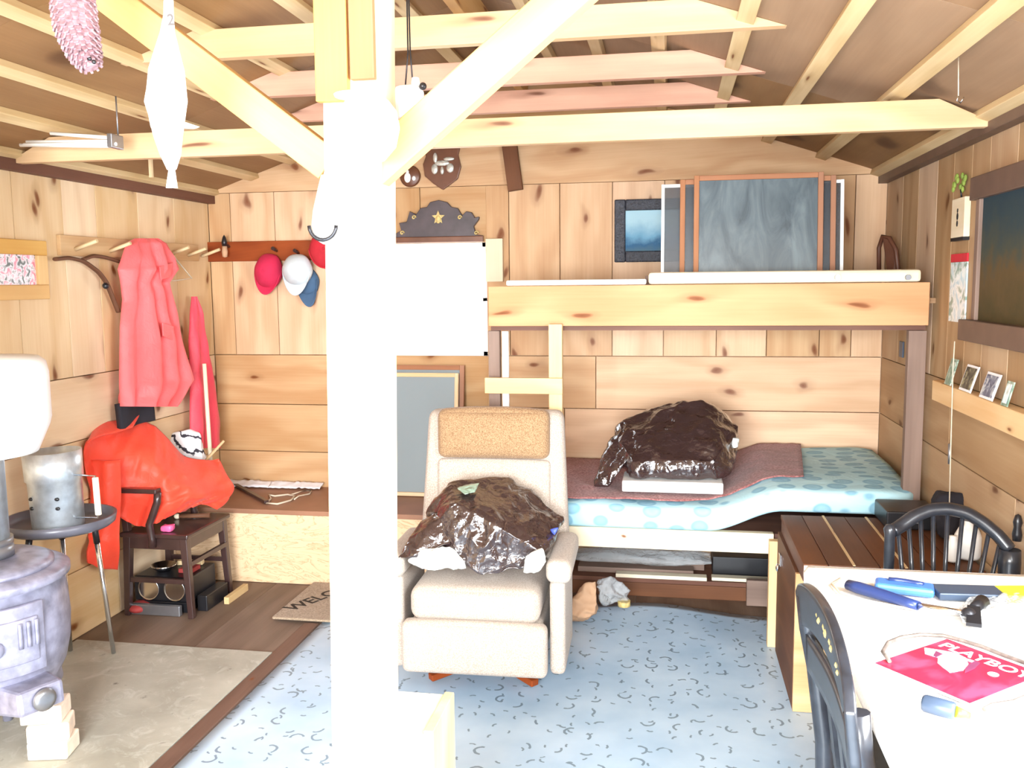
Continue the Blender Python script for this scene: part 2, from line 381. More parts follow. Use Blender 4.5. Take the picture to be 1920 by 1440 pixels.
M['bluegreenplastic'] = plastic_bag('green_plastic', rgb(150, 178, 160), 0.3)

def clear(name, tint, alpha, rough=0.15, bump=True):
    q = NT(name); q.color(tint); q.set(q.b, Roughness=rough, Alpha=alpha, **{'Specular IOR Level': 0.8})
    if bump: q.bump(q.noise(q.obj(), 22, 4, 0.6, 1.5), 0.9, 0.03)
    return q.m
M['clearbag'] = clear('clear_plastic', rgb(225, 232, 236), 0.35)
M['glass'] = clear('window_glass', rgb(235, 245, 250), 0.08, 0.03, False)
M['mesh_grey'] = clear('insect_mesh_grey', rgb(128, 140, 144), 0.86, 0.5, False)
M['mesh_dark'] = clear('insect_mesh_dark', rgb(46, 54, 62), 0.62, 0.4, False)
def storm():
    q = NT('hazy_storm_glass'); o = q.obj(); f = q.noise(q.vmath('MULTIPLY', o, (9, 9, 3)).outputs[0], 1.2, 5, 0.6, 1.0)
    q.color(q.ramp(f, [(0.3, rgb(66, 78, 86)), (0.7, rgb(112, 126, 132))])); q.set(q.b, Roughness=0.25, Alpha=0.93, **{'Specular IOR Level': 0.6}); return q.m
M['storm'] = storm()

def vinyl():
    q = NT('blue_vinyl'); o = q.obj(); sx = q.n('ShaderNodeSeparateXYZ'); q.l(o, sx.inputs[0])
    def arcs(scale, off, inner, outer, gap):
        mp = q.n('ShaderNodeMapping'); q.l(o, mp.inputs[0]); mp.inputs['Location'].default_value = off; mp.inputs['Scale'].default_value = (scale, scale, 0)
        v = q.n('ShaderNodeTexVoronoi', voronoi_dimensions='2D'); q.set(v, Scale=1.0, Randomness=0.8); q.l(mp.outputs[0], v.inputs['Vector'])
        dv = q.vmath('SUBTRACT', mp.outputs[0], v.outputs['Position']).outputs[0]
        s3 = q.n('ShaderNodeSeparateXYZ'); q.l(dv, s3.inputs[0]); cr = q.n('ShaderNodeSeparateColor'); q.l(v.outputs['Color'], cr.inputs[0])
        ang = q.math('ADD', q.math('ARCTAN2', s3.outputs[1], s3.outputs[0]), q.math('MULTIPLY', cr.outputs[0], 6.283))
        ang = q.math('MODULO', q.math('ADD', ang, 6.283), 6.283)
        d = q.math('ADD', v.outputs['Distance'], q.math('MULTIPLY', q.noise(o, 40, 2), 0.10))
        ring = q.math('MULTIPLY', q.math('GREATER_THAN', d, inner), q.math('LESS_THAN', d, outer))
        on = q.math('MULTIPLY', ring, q.math('LESS_THAN', ang, q.math('ADD', q.math('MULTIPLY', cr.outputs[1], gap), 1.2)))
        return q.math('MULTIPLY', on, q.math('GREATER_THAN', cr.outputs[2], 0.35))
    a = q.math('MAXIMUM', arcs(11.0, (0.3, 0.1, 0), 0.25, 0.34, 2.6), arcs(15.0, (3.3, 1.7, 0), 0.20, 0.30, 0.8))
    base = q.ramp(q.noise(o, 3.5, 4), [(0.3, rgb(158, 186, 212)), (0.7, rgb(188, 210, 230))])
    q.color(q.mix(q.math('MULTIPLY', a, 0.75), base, rgb(84, 102, 118))); q.set(q.b, Roughness=0.35, **{'Specular IOR Level': 0.4}); return q.m
M['vinyl'] = vinyl()
def cement():
    q = NT('hearth_board'); o = q.obj(); f = q.noise(o, 3.2, 6, 0.6, 0.4); g = q.ramp(q.noise(o, 9, 6, 0.7, 1.5), [(0.52, 0.0), (0.66, 1.0)])
    c = q.ramp(f, [(0.3, rgb(146, 144, 132)), (0.7, rgb(180, 178, 166))]); c = q.mix(q.math('MULTIPLY', g, 0.5), c, rgb(196, 198, 190))
    s = q.ramp(q.noise(o, 16, 4, 0.6), [(0.66, 0.0), (0.74, 1.0)]); c = q.mix(q.math('MULTIPLY', s, 0.7), c, rgb(70, 66, 60))
    q.color(c); q.set(q.b, Roughness=0.6); return q.m
M['cement'] = cement()
def plywood():
    q = NT('fir_plywood'); o = q.obj(); p = q.vmath('MULTIPLY', o, (1.6, 1, 5.5)).outputs[0]
    n_ = q.noise(p, 2.2, 4, 0.6, 1.4); wv = q.math('FRACT', q.math('MULTIPLY', n_, 7.0))
    c = q.mix(q.ramp(wv, [(0.0, 1.0), (0.22, 0.25), (0.6, 0.0)]), rgb(226, 194, 156), rgb(194, 154, 114)); q.color(c); q.set(q.b, Roughness=0.6); return q.m
M['plywood'] = plywood()
M['benchtop'] = plain('bench_top_brown', rgb(150, 108, 84), 0.45, var=0.15, scale=5)
def sheet_print(top=False):
    q = NT('blue_printed_sheet'); o = q.obj()
    mp = q.n('ShaderNodeMapping'); q.l(o, mp.inputs[0]); mp.inputs['Scale'].default_value = (9, 12, 11)
    v = q.n('ShaderNodeTexVoronoi'); q.set(v, Scale=1.0, Randomness=0.45); q.l(mp.outputs[0], v.inputs['Vector']); d = v.outputs['Distance']
    f = q.ramp(d, [(0.0, 0.7), (0.2, 0.5), (0.33, 0.75), (0.40, 0.0)])
    base = q.ramp(q.noise(o, 3, 2), [(0.3, rgb(160, 206, 220)), (0.7, rgb(186, 222, 230))])
    q.color(q.mix(f, base, rgb(104, 158, 188))); q.set(q.b, Roughness=0.8); q.bump(q.noise(o, 8, 3, 0.6, 0.8), 0.3, 0.02); return q.m
M['sheetprint'] = sheet_print()
def landscape(name, stops, scale=7):
    q = NT(name); o = q.obj(); s3 = q.n('ShaderNodeSeparateXYZ'); q.l(o, s3.inputs[0])
    h = q.math('ADD', q.math('MULTIPLY', s3.outputs[2], scale), q.math('MULTIPLY', q.math('SUBTRACT', q.noise(o, 12, 5, 0.6), 0.5), 0.55))
    q.color(q.ramp(h, stops)); q.set(q.b, Roughness=0.7, **{'Specular IOR Level': 0.1}); return q.m
M['lake'] = landscape('lake_picture', [(0.0, rgb(96, 112, 98)), (0.2, rgb(92, 122, 136)), (0.42, rgb(66, 108, 146)), (0.6, rgb(120, 172, 204)), (0.95, rgb(176, 214, 230))], 4.6)
M['murk'] = landscape('murky_picture', [(0.0, rgb(74, 66, 44)), (0.35, rgb(92, 76, 52)), (0.5, rgb(70, 74, 66)), (0.75, rgb(52, 66, 72)), (1.0, rgb(44, 60, 72))], 2.3)
def photo(name, a, b, c, scale=30):
    q = NT(name); f = q.noise(q.obj(), scale, 3, 0.5, 1.0); q.color(q.ramp(f, [(0.38, a), (0.5, b), (0.62, c)])); q.set(q.b, Roughness=0.3); return q.m
M['photo_a'] = photo('dark_photo', rgb(40, 38, 34), rgb(70, 66, 58), rgb(150, 146, 116))
M['photo_b'] = photo('blue_photo', rgb(70, 78, 104), rgb(108, 116, 140), rgb(190, 196, 200))
M['photo_c'] = photo('pink_white_photo', rgb(70, 74, 66), rgb(240, 230, 236), rgb(220, 130, 150), 34)
M['photo_d'] = photo('green_card', rgb(96, 128, 112), rgb(130, 156, 140), rgb(200, 210, 200))
M['cal'] = photo('blue_white_calendar', rgb(180, 210, 224), rgb(236, 242, 244), rgb(130, 160, 150), 18)
M['magred'] = photo('magazine_red', rgb(180, 28, 54), rgb(196, 34, 62), rgb(210, 60, 90), 9)
M['magpale'] = photo('magazine_pale_pink', rgb(226, 150, 180), rgb(240, 190, 206), rgb(238, 214, 222), 40)
M['magdark'] = plain('magazine_dark', rgb(110, 50, 80), 0.4)
M['orn_mauve'] = plain('mauve_scales', rgb(150, 116, 122), 0.5, var=0.45, scale=90)
def carved():
    q = NT('white_carved'); f = q.ramp(q.noise(q.obj(), 60, 2), [(0.66, 0.0), (0.72, 1.0)]); q.color(q.mix(q.math('MULTIPLY', f, 0.5), rgb(246, 244, 240), rgb(120, 110, 110))); q.set(q.b, Roughness=0.4); return q.m
M['carved'] = carved()
M['mark'] = plain('pencil_mark', rgb(96, 90, 88), 0.7)
M['ink'] = plain('black_ink', rgb(34, 26, 22), 0.8)

# ------------------------------------------------------------------ the room
XL, XR, YB, YF = -2.5, 1.02, 4.62, -0.65
ZP, ZS = 2.0, 1.12            # wall plate, seam between upright and level boards
XM = (XL+XR)/2; SL = 0.34; ZR = ZP+SL*(XR-XM)
def roof_z(x): return ZR-SL*abs(x-XM)
def clip(rect, holes):
    out = [rect]
    for (a0, a1, b0, b1) in holes:
        nxt = []
        for (x0, x1, y0, y1) in out:
            if x1 <= a0 or x0 >= a1 or y1 <= b0 or y0 >= b1: nxt.append((x0, x1, y0, y1)); continue
            if x0 < a0: nxt.append((x0, a0, y0, y1))
            if x1 > a1: nxt.append((a1, x1, y0, y1))
            xa, xb = max(x0, a0), min(x1, a1)
            if y0 < b0: nxt.append((xa, xb, y0, b0))
            if y1 > b1: nxt.append((xa, xb, b1, y1))
        out = nxt
    return out
def boards(u0, u1, holes=(), seams=(0.0, 0.29, 0.58, 0.845, ZS), top=ZP, wid=0.25, cuts=None, rnd=None):
    R = random.Random(rnd); out = []; g = 0.0018
    us = cuts
    if us is None:
        us = [u0]
        while us[-1] < u1-0.36: us.append(us[-1]+wid+R.uniform(-0.05, 0.05))
        us.append(u1)
    for a, b in zip(us, us[1:]): out += clip((a+g, b-g, ZS+g, top), holes)
    for a, b in zip(seams, seams[1:]):
        k = [u0]
        while k[-1] < u1-2.6: k.append(k[-1]+R.uniform(1.7, 2.4))
        k.append(u1)
        for c, d in zip(k, k[1:]): out += clip((c+g, d-g, a+g, b-g), holes)
    return out
WIN = (-1.53, -0.946, 1.118, 1.712)
mb = MB()
cutsx = [XL]+[S(p, 500, y=YB).x for p in (436, 518, 610, 700, 790, 955, 1050, 1148, 1245, 1345, 1440, 1540, 1600)]+[XR]
for a, b, c, d in boards(XL, XR, [WIN], cuts=cutsx, rnd=3): mb.box(a, b, YB, YB+0.03, c, d)
zz = [ZP, 2.2, 2.4, ZR]
for z0, z1 in zip(zz, zz[1:]):
    o0 = (ZR-z0)/SL; o1 = (ZR-z1)/SL
    mb.prism([(XM-o0, YB, z0+0.002), (XM+o0, YB, z0+0.002), (XM+o1, YB, z1-0.002), (XM-o1, YB, z1-0.002)], (0, 0.03, 0))
for a, b, c, d in clip((XL-0.045, XR+0.045, 0.0, ZP), [WIN]): mb.box(a, b, YB+0.031, YB+0.045, c, d)
mb.prism([(XL-.03, YB+.031, ZP), (XR+.03, YB+.031, ZP), (XM, YB+.031, ZR)], (0, .014, 0))
struct(mb.build('wall_back', M['pine'], bevel=0.0015))
mb = MB()
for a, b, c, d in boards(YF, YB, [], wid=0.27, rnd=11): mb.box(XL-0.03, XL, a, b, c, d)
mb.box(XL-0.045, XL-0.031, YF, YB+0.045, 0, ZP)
struct(mb.build('wall_left', M['pine_left_lit'], bevel=0.0015))
mb = MB()
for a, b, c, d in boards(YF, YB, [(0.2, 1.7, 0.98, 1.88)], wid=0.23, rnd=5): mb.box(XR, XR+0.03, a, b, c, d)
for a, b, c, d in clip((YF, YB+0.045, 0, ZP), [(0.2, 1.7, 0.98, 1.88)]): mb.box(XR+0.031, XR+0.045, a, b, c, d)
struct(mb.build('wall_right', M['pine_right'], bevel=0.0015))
mb = MB()
for a, b, c, d in boards(XL, XR, [(-1.3, 0.3, 0.0, 1.84)], rnd=9): mb.box(a, b, YF-0.03, YF, c, d)
for z0, z1 in zip(zz, zz[1:]):
    o0 = (ZR-z0)/SL; o1 = (ZR-z1)/SL
    mb.prism([(XM-o0, YF, z0), (XM+o0, YF, z0), (XM+o1, YF, z1), (XM-o1, YF, z1)], (0, -0.03, 0))
struct(mb.build('wall_front', M['pine']))
mb = MB()
x = XL-0.05
while x < XR+0.05:
    mb.box(x+0.001, min(x+0.6, XR+0.06)-0.001, YF-0.05, 2.2, -0.03, 0); mb.box(x+0.001, min(x+0.6, XR+0.06)-0.001, 2.202, YB+0.05, -0.03, 0); x += 0.6
struct(mb.build('floor', M['floorwood']))
# roof sheathing: one sheet per bay and length
bayR = [XM, -0.55, -0.30, -0.05, 0.21, 0.455, 0.71, 0.965, XR+0.06]
bayL = [XM, -0.97, -1.23, -1.49, -1.745, -1.99, -2.22, -2.455, XL-0.06]
mb = MB()
for side, bays in ((1, bayR), (-1, bayL)):
    for a, b in ((bays[0], bays[4]), (bays[4], bays[-1])):
        for y0, y1 in ((YF, 1.1), (1.1, 2.3), (2.3, 3.5), (3.5, YB+0.03)):
            p = [(a, y0+0.001, roof_z(a)), (b, y0+0.001, roof_z(b)), (b, y1-0.001, roof_z(b)), (a, y1-0.001, roof_z(a))]
            q = [(x_, y_, z_+0.02) for x_, y_, z_ in p]
            mb.add(p+q, [(0, 1, 2, 3), (4, 5, 6, 7), (0, 1, 5, 4), (1, 2, 6, 5), (2, 3, 7, 6), (3, 0, 4, 7)], [(y_, x_, 0) for x_, y_, z_ in p+q])
struct(mb.build('ceiling', M['ply']))
# roof battens
names = {1: 'right', -1: 'left'}
ordn = ['beside the ridge', 'second from the ridge', 'third from the ridge', 'fourth from the ridge', 'fifth from the ridge', 'sixth from the ridge', 'lowest, along the wall top']
for side, bays in ((1, bayR), (-1, bayL)):
    for i, x in enumerate(bays[1:8]):
        zc = roof_z(x)-0.014; sl = Vector((1, 0, -SL*side)).normalized()
        o = MB().bar((x, YF, zc), (x, YB-0.001, zc), 0.052, 0.026, up=Vector((SL*side, 0, 1))).build('roof_batten', M['batten'], bevel=0.002)
        tag(o, 'pale roof batten on the %s roof slope, %s' % (names[side], ordn[i]), 'batten', 'roof battens')
# wall plates
struct(MB().box(XR-0.045, XR-0.001, YF, YB-0.001, 1.955, 2.0).build('trim_1', M['casing'], bevel=0.002))
struct(MB().box(XL+0.001, XL+0.045, YF, YB-0.001, 1.945, 1.995).build('trim_2', M['plate'], bevel=0.002))
# ridge beam
tag(MB().box(XM-0.02, XM+0.02, YF, YB-0.001, 2.44, 2.57).build('ridge_beam', M['beam'], bevel=0.003), 'ridge beam under the peak of the roof, above the white post', 'beam')
# tie beams
def tie(y, z0, h, mat, label, x0=None, x1=None, th=0.038):
    pts = []
    top = z0+h; xt = (ZR-top)/SL-0.002; xb = (ZR-z0)/SL-0.002
    x_b0, x_b1 = max(XM-xb, XL+0.002), min(XM+xb, XR-0.002)
    o = MB().prism([(x_b0, y, z0), (x_b1, y, z0), (XM+xt, y, top), (XM-xt, y, top)], (0, th, 0))
    for i, v in enumerate(o.v): o.g[i] = (v.x, v.z-z0, 0)
    tag(o.build('tie_beam', mat, bevel=0.002), label, 'beam', 'tie beams across the roof')
tie(2.80, 2.235, 0.092, M['beam'], 'bright yellow tie beam, nearest of the upper tie beams')
tie(3.39, 2.235, 0.09, M['redbeam'], 'reddish tie beam, middle one of the three upper tie beams')
tie(3.93, 2.237, 0.09, M['redbeam'], 'reddish tie beam, farthest of the three upper tie beams')
tie(3.10, 1.972, 0.092, M['beam'], 'long yellow tie beam spanning wall to wall below the other ties')
# gable upright
a, b = S(955, 268, y=YB-0.03), S(967, 357, y=YB-0.03)
tag(MB().bar(a, b, 0.075, 0.04, up=(0, 1, 0)).build('gable_stud', M['brownwood'], bevel=0.002), 'dark brown short upright board on the gable above the crest', 'board')

# post and braces
PY = 1.75
pl, pr = -0.686, -0.574          # faces of the post near its top; it leans slightly
pt = thing('wooden_post', 'thick bright timber post standing in the middle of the room', 'post', (-0.67, PY+0.06, 0))
MB().bar((-0.6705, PY+0.0625, 0.004), (-0.6205, PY+0.0625, 2.44), 0.113, 0.125, up=(0, 1, 0)).build('shaft', M['post'], pt, bevel=0.004)
MB().bar((pl+0.024, PY-0.012, 1.86), (pl+0.028, PY-0.012, 2.5), 0.066, 0.02, up=(0, 1, 0)).build('splice_board', M['yellowboard_shaded'], pt, bevel=0.002)
MB().bar(((pl+0.0625+pr)/2, PY-0.010, 1.90), ((pl+0.0625+pr)/2, PY-0.010, 2.5), pr-pl-0.0625, 0.018, up=(0, 1, 0)).build('splice_board', M['pinkboard_shaded'], pt, bevel=0.002)
MB().box(pl+0.080, pl+0.094, PY-0.006, PY-0.0005, 1.60, 1.72).build('hasp', M['steel'], pt)
def brace(p0, p1, w, label):
    a, b = S(*p0, y=PY+0.055), S(*p1, y=PY+0.055)
    tag(MB().bar(a, b, 0.05, w, up=(0, 0, 1)).build('diagonal_brace', M['beam'], bevel=0.003), label, 'brace', 'braces of the centre post')
brace((694, 328), (1150, -82), 0.076, 'right diagonal brace rising from the white post to the roof')
brace((622, 312), (118, -72), 0.068, 'left diagonal brace rising from the white post to the roof')
a = S(748, 1372, y=1.68); b = S(793, 1372, y=1.68)
st = thing('timber_stub', 'short pale timber stub standing at the right foot of the post', 'timber', ((a.x+b.x)/2, 1.74, 0))
MB().box(-0.603, b.x, 1.68, 1.86, 0.0035, a.z).build('block', M['whitewood'], st, bevel=0.003)
MB().box(b.x+0.0005, b.x+0.022, 1.68, 1.86, 0.0035, a.z+0.006).build('side_board', M['batten'], st, bevel=0.002)

# window in the back wall
wx0, wx1, wz0, wz1 = WIN
struct(MB().box(wx0, wx1, YB+0.01, YB+0.016, wz0, wz1).build('window_1', M['glass']))
wf = MB()
for q in ((wx0, wx0+0.025, wz0, wz1), (wx1-0.025, wx1, wz0, wz1), (wx0, wx1, wz0, wz0+0.025), (wx0, wx1, wz1-0.025, wz1), (wx0, wx1, (wz0+wz1)/2-0.01, (wz0+wz1)/2+0.01)):
    wf.box(q[0], q[1], YB+0.004, YB+0.028, q[2], q[3])
struct(wf.build('trim_3', M['white'], bevel=0.002))
tb = S(918, 448, y=YB); tc = S(945, 528, y=YB)
tag(MB().box(wx1, tc.x, YB-0.03, YB-0.0005, tc.z, tb.z).build('casing_board', M['whitewood'], bevel=0.003), 'pale short board fixed upright at the top right of the window', 'board')

# ------------------------------------------------------------------ floor coverings
vx = S(600, 1172, z=0).x
def vin(u, v):
    x = vx+(XR-vx-0.01)*u
    edge = 4.02+0.06*math.exp(-((x+0.1)/0.3)**2)-0.03*u
    return (x, YF+0.02+(edge-YF-0.02)*v, 0.002+0.03*max(0, v-0.9)*10*math.exp(-((x+0.02)/0.28)**2)*0.6)
tag(MB().sheet(vin, 50, 90, 0.0015).build('vinyl_sheet', M['vinyl']), 'blue vinyl floor covering with small curled marks', 'flooring')
hb = S(510, 1226, z=0)
tag(MB().box(XL+0.02, vx-0.075, 0.6, hb.y, 0.0005, 0.008).build('hearth_board', M['cement'], bevel=0.001), 'scuffed grey cement board under the iron stove', 'hearth board')
struct(MB().box(vx-0.07, vx-0.004, YF+0.02, 3.62, 0.0005, 0.009).build('trim_4', M['strip'], bevel=0.002))
# coir door mat, lettering towards the bench
m0, m1, m2 = S(510, 1163, z=0.006), S(590, 1097, z=0.006), S(700, 1163, z=0.006)
mt = thing('door_mat', 'beige coir door mat with black WELCOME lettering', 'mat', (m0.x+0.3, (m0.y+m1.y)/2, 0))
MB().box(m0.x, m0.x+0.74, m0.y, m1.y, 0.0105, 0.022).build('pile', M['mat'], mt, bevel=0.004)
tx = MB(); t0, t1 = S(540, 1143, z=0.022), S(622, 1112, z=0.022)
u = Vector((t1.x-t0.x, t1.y-t0.y, 0)).normalized()
tx.text('WELCOME', 0.105, t0, u, (-u.y, u.x, 0), 0.0008, 'LEFT').build('lettering', M['ink'], mt)

# ------------------------------------------------------------------ bench along the back wall
BX1 = -0.80
bn = thing('storage_bench', 'plywood fronted storage bench along the back wall', 'bench', (-1.65, 4.35, 0))
MB().box(XL+0.002, BX1, 4.12, 4.14, 0.002, 0.36).build('front_panel', M['plywood'], bn, bevel=0.002)
MB().box(XL+0.002, BX1, 4.10, YB-0.001, 0.362, 0.386).build('seat_board', M['benchtop'], bn, bevel=0.003)
MB().box(BX1-0.02, BX1, 4.142, YB-0.001, 0.002, 0.36).build('end_panel', M['plywood'], bn)
ZB = 0.3865
for k, (p0, p1, ww, lab) in enumerate((((457, 884), (540, 899), 0.075, 'long torn white paper strip at the back left of the bench'), ((535, 893), (612, 905), 0.07, 'white paper strip at the back right of the bench'))):
    a, b = S(*p0, z=ZB+0.02), S(*p1, z=ZB+0.02); a.y = min(a.y, YB-0.06); b.y = min(b.y, YB-0.05)
    def ps(u, v, a=a, b=b, ww=ww):
        p = a.lerp(b, u); return (p.x, p.y+(v-0.5)*ww, ZB+0.008+0.016*abs(noise.noise(Vector((u*9, v*3, k)))) +0.02*v)
    tag(MB().sheet(ps, 30, 6, 0.003).build('paper_sheet', M['paper']), lab, 'paper')
pts = [S(*p, z=ZB+0.006) for p in ((500, 943), (520, 945), (545, 938), (553, 930), (540, 927), (515, 930), (504, 928), (508, 935), (500, 943))]
pts2 = [S(*p, z=ZB+0.006) for p in ((545, 928), (565, 921), (584, 920), (580, 926), (560, 930), (552, 936))]
tag(MB().tube(pts, 0.005, 6).tube(pts2, 0.004, 6).build('cord_loop', M['rope']), 'tangled loop of pale cord lying on the bench', 'cord')
a, b = S(440, 908, z=ZB+0.012), S(500, 941, z=ZB+0.012)
tag(MB().bar(a, b, 0.022, 0.014).build('pole', M['chairdark'], bevel=0.002), 'thin dark stick lying on the bench beside the cord loop', 'stick')
# window screens leaning on the wall behind the recliner
def screen(name, label, q, y0, lean, fw, fmat, mmat, group=None, th=0.018, z0=None):
    """framed screen: px corners (x0,y0,x1,y1) measured on the plane y0; leans back by lean"""
    a, b = S(q[0], q[3], y=y0), S(q[2], q[1], y=y0)
    zb = a.z if z0 is None else z0
    t = thing(name, label, 'screen', ((a.x+b.x)/2, y0, zb), group)
    def P(x, z, d=0): return Vector((x, y0+lean*(z-zb)/(b.z-zb)+d, z))
    f = MB(); up = (0, 1, 0)
    f.bar(P(a.x+fw/2, zb), P(a.x+fw/2, b.z), fw, th, up=up); f.bar(P(b.x-fw/2, zb), P(b.x-fw/2, b.z), fw, th, up=up)
    f.bar(P(a.x+fw, zb+fw/2), P(b.x-fw, zb+fw/2), fw, th, up=up); f.bar(P(a.x+fw, b.z-fw/2), P(b.x-fw, b.z-fw/2), fw, th, up=up)
    f.build('frame', fmat, t, bevel=0.002)
    MB().prism([P(a.x+fw, zb+fw, 0.002), P(b.x-fw, zb+fw, 0.002), P(b.x-fw, b.z-fw, 0.002), P(a.x+fw, b.z-fw, 0.002)], (0, 0.002, 0)).build('mesh_panel', mmat, t)
    return t
screen('window_screen', 'larger reddish wooden window screen against the wall behind the recliner', (700, 688, 864, 916), 4.50, 0.085, 0.024, M['screenwood'], M['mesh_grey'], z0=ZB+0.003)
screen('window_screen', 'smaller pale wooden window screen leaning in front of the reddish one', (690, 703, 853, 916), 4.465, 0.085, 0.02, M['frame'], M['mesh_grey'], z0=ZB+0.003)

# ------------------------------------------------------------------ bunk
BY = 3.70
bx0, bx1 = S(915, 535, y=BY).x, 0.985
bk = thing('bunk_bed', 'built-in pine bunk bed with a broad upper front rail', 'bunk bed', (0.1, 4.15, 0))
zt, zu = S(1330, 533, y=BY).z, S(1330, 611, y=BY).z
MB().box(bx0, bx1, BY, BY+0.038, zu, zt).build('upper_rail', M['rail'], bk, bevel=0.003)
MB().box(bx0+0.002, XR-0.002, BY+0.04, YB-0.002, zu+0.085, zu+0.105).build('upper_deck', M['ply'], bk)
MB().box(bx0+0.002, bx1, BY+0.04, BY+0.075, zu-0.02, zu+0.083).build('joist', M['plate'], bk)
lz0, lz1 = S(1448, 1039, y=BY).z, S(1448, 1001, y=BY).z
MB().box(bx0, 0.425, BY, BY+0.035, lz0, lz1).build('lower_rail', M['whitewood'], bk, bevel=0.003)
MB().box(bx0, XR-0.002, BY+0.037, YB-0.002, lz1-0.03, lz1-0.01).build('lower_deck', M['plate'], bk)
g0, g1 = S(1704, 700, y=BY+0.02).x, S(1738, 700, y=BY+0.02).x
MB().box(g0, min(g1, XR-0.003), BY+0.042, BY+0.08, 0.0, zu-0.022).build('corner_post', M['greypost'], bk, bevel=0.002)
lg = S(1440, 1100, y=BY-0.02).x, S(1457, 1100, y=BY-0.02).x
MB().box(lg[0], lg[1], BY-0.04, BY-0.002, 0.0035, lz1-0.02).build('leg', M['frame'], bk, bevel=0.002)
p0, p1 = S(917, 640, y=BY+0.06).x, S(938, 640, y=BY+0.06).x
MB().box(p0, p1, BY+0.042, BY+0.08, 0.0, zu-0.022).build('corner_post', M['greypost'], bk, bevel=0.002)
p2, p3 = S(940, 640, y=BY+0.03).x, S(952, 640, y=BY+0.03).x
MB().box(p2, p3, BY+0.042, BY+0.06, 0.0, zu-0.024).build('white_strip', M['white'], bk, bevel=0.001)
r0, r1 = S(1031, 660, y=BY).x, S(1056, 660, y=BY).x
ld = thing('bunk_ladder', 'pine ladder upright with one cross rung under the upper bunk rail', 'ladder', (r0, BY-0.02, 0.47))
MB().box(r0, r1, BY-0.04, BY-0.002, lz1, zu+0.01).build('side_rail', M['frame'], ld, bevel=0.002)
n0, n1 = S(910, 737, y=BY-0.05), S(1055, 709, y=BY-0.05)
MB().box(n0.x, n1.x, BY-0.062, BY-0.042, n0.z, n1.z).build('rung', M['frame'], ld, bevel=0.002)
# mattress: sags at the left, raised to the right
def lift(x): 
    t = min(1, max(0, (x-0.16)/0.30)); t = t*t*(3-2*t); return 0.015+0.092*t
mzb, mth = lz1-0.008, 0.118
sec = []
for k in range(40):
    a = 2*PI*k/40; c_, s_ = math.cos(a), math.sin(a); e = 0.28
    sec.append((math.copysign(abs(c_)**e, c_)*0.5, math.copysign(abs(s_)**e, s_)*0.5))
my0, my1 = BY-0.015, YB-0.02
def mat_fn(u, v):
    x = bx0+0.02+(0.965-bx0-0.02)*v; k = sec[int(round(u*40)) % 40]
    end = 1-0.12*max(0, (v-0.93)/0.07)**2
    yy = (my0+my1)/2+k[0]*(my1-my0)*end; zz_ = mzb+mth/2+k[1]*mth*end+lift(x)-0.015
    if k[1] > 0.2: zz_ += 0.012*noise.noise(Vector((x*5, yy*5, 0)))+0.02*max(0, v-0.8)*5*(0.5+k[0])
    return (x, yy, max(zz_, mzb))
o = MB().sheet(mat_fn, 40, 70, 0, True)
n_ = len(o.v)
for j in (0, 69): o.f.append([i*70+j for i in range(40)]); o.sm.append(False)
tag(o.build('mattress', M['sheetprint']), 'blue mattress in a printed sheet on the lower bunk', 'mattress')
def ztop(x, y): return mzb+mth+lift(x)-0.015
def blk(u, v):
    x = bx0+0.03+(0.60-bx0-0.03)*u; y = my0+0.035+(my1-my0-0.06)*v
    x += 0.09*(v-0.5)*u
    y = y if u < 0.55 else y+(u-0.55)*0.25*(1-v)
    return (x, y, ztop(x, y)+0.016+0.008*noise.noise(Vector((x*6, y*6, 3)))+0.006*noise.noise(Vector((x*17, y*17, 3))))
tag(MB().sheet(blk, 60, 40, 0.006).build('blanket', M['blanket']), 'mauve brown blanket spread over the mattress', 'blanket')
zm = mzb+mth+0.02
# white foam block and big bag on the bed
f0, f1 = S(1166, 934, y=3.78), S(1356, 934, y=3.78)
tag(MB().box(f0.x, f1.x, 3.78, 3.98, zm+0.008, zm+0.056).build('foam_block', M['white'], bevel=0.006), 'flat white block under the garbage bag on the bed', 'block')
gz = zm+0.058
gb = thing('garbage_bag', 'big shiny dark brown garbage bag slumped on the bunk mattress', 'garbage bag', (S(1270, 850, y=4.0).x, 4.0, gz))
hp = [S(1185, 868, y=3.80), S(1345, 862, y=3.80), S(1190, 902, y=3.80), S(1345, 912, y=3.82), S(1152, 800, y=4.05), S(1200, 772, y=4.1), S(1318, 753, y=4.12), S(1384, 798, y=4.1), S(1372, 880, y=3.92), S(1350, 770, y=4.25), S(1180, 800, y=4.3), S(1250, 758, y=4.15), S(1150, 868, y=4.0)]
for p in hp: p.z = max(p.z, gz+0.004)
hp += [Vector((p.x, p.y, gz+0.012)) for p in (S(1185, 880, y=3.83), S(1345, 880, y=3.84), S(1370, 850, y=4.2), S(1170, 850, y=4.2))]
MB().hull(hp, 5, 0.012, 6, 1.0, 0.08, 1.02, (1.3, 1, 0.7)).build('bag_body', M['garbage'], gb)
hp = [S(1146, 818, y=4.0), S(1172, 800, y=4.0), S(1112, 915, y=3.86), S(1140, 918, y=3.84), S(1118, 880, y=3.9), S(1180, 860, y=3.86), S(1128, 905, y=3.98), S(1165, 850, y=4.05)]
for p in hp: p.z = max(p.z, zm+0.004)
MB().hull(hp, 4, 0.006, 12, 2.0, 0.2, 1.08, (1.5, 1, 0.5)).build('bag_neck', M['garbage'], gb)
hp = [S(1366, 815, y=4.0), S(1388, 822, y=4.0), S(1386, 840, y=3.98), S(1368, 843, y=3.98), S(1375, 815, y=4.08), S(1385, 838, y=4.08)]
MB().hull(hp, 3, 0.003, 20, 3.0, 0.3).build('white_content', M['whiteplastic'], gb)

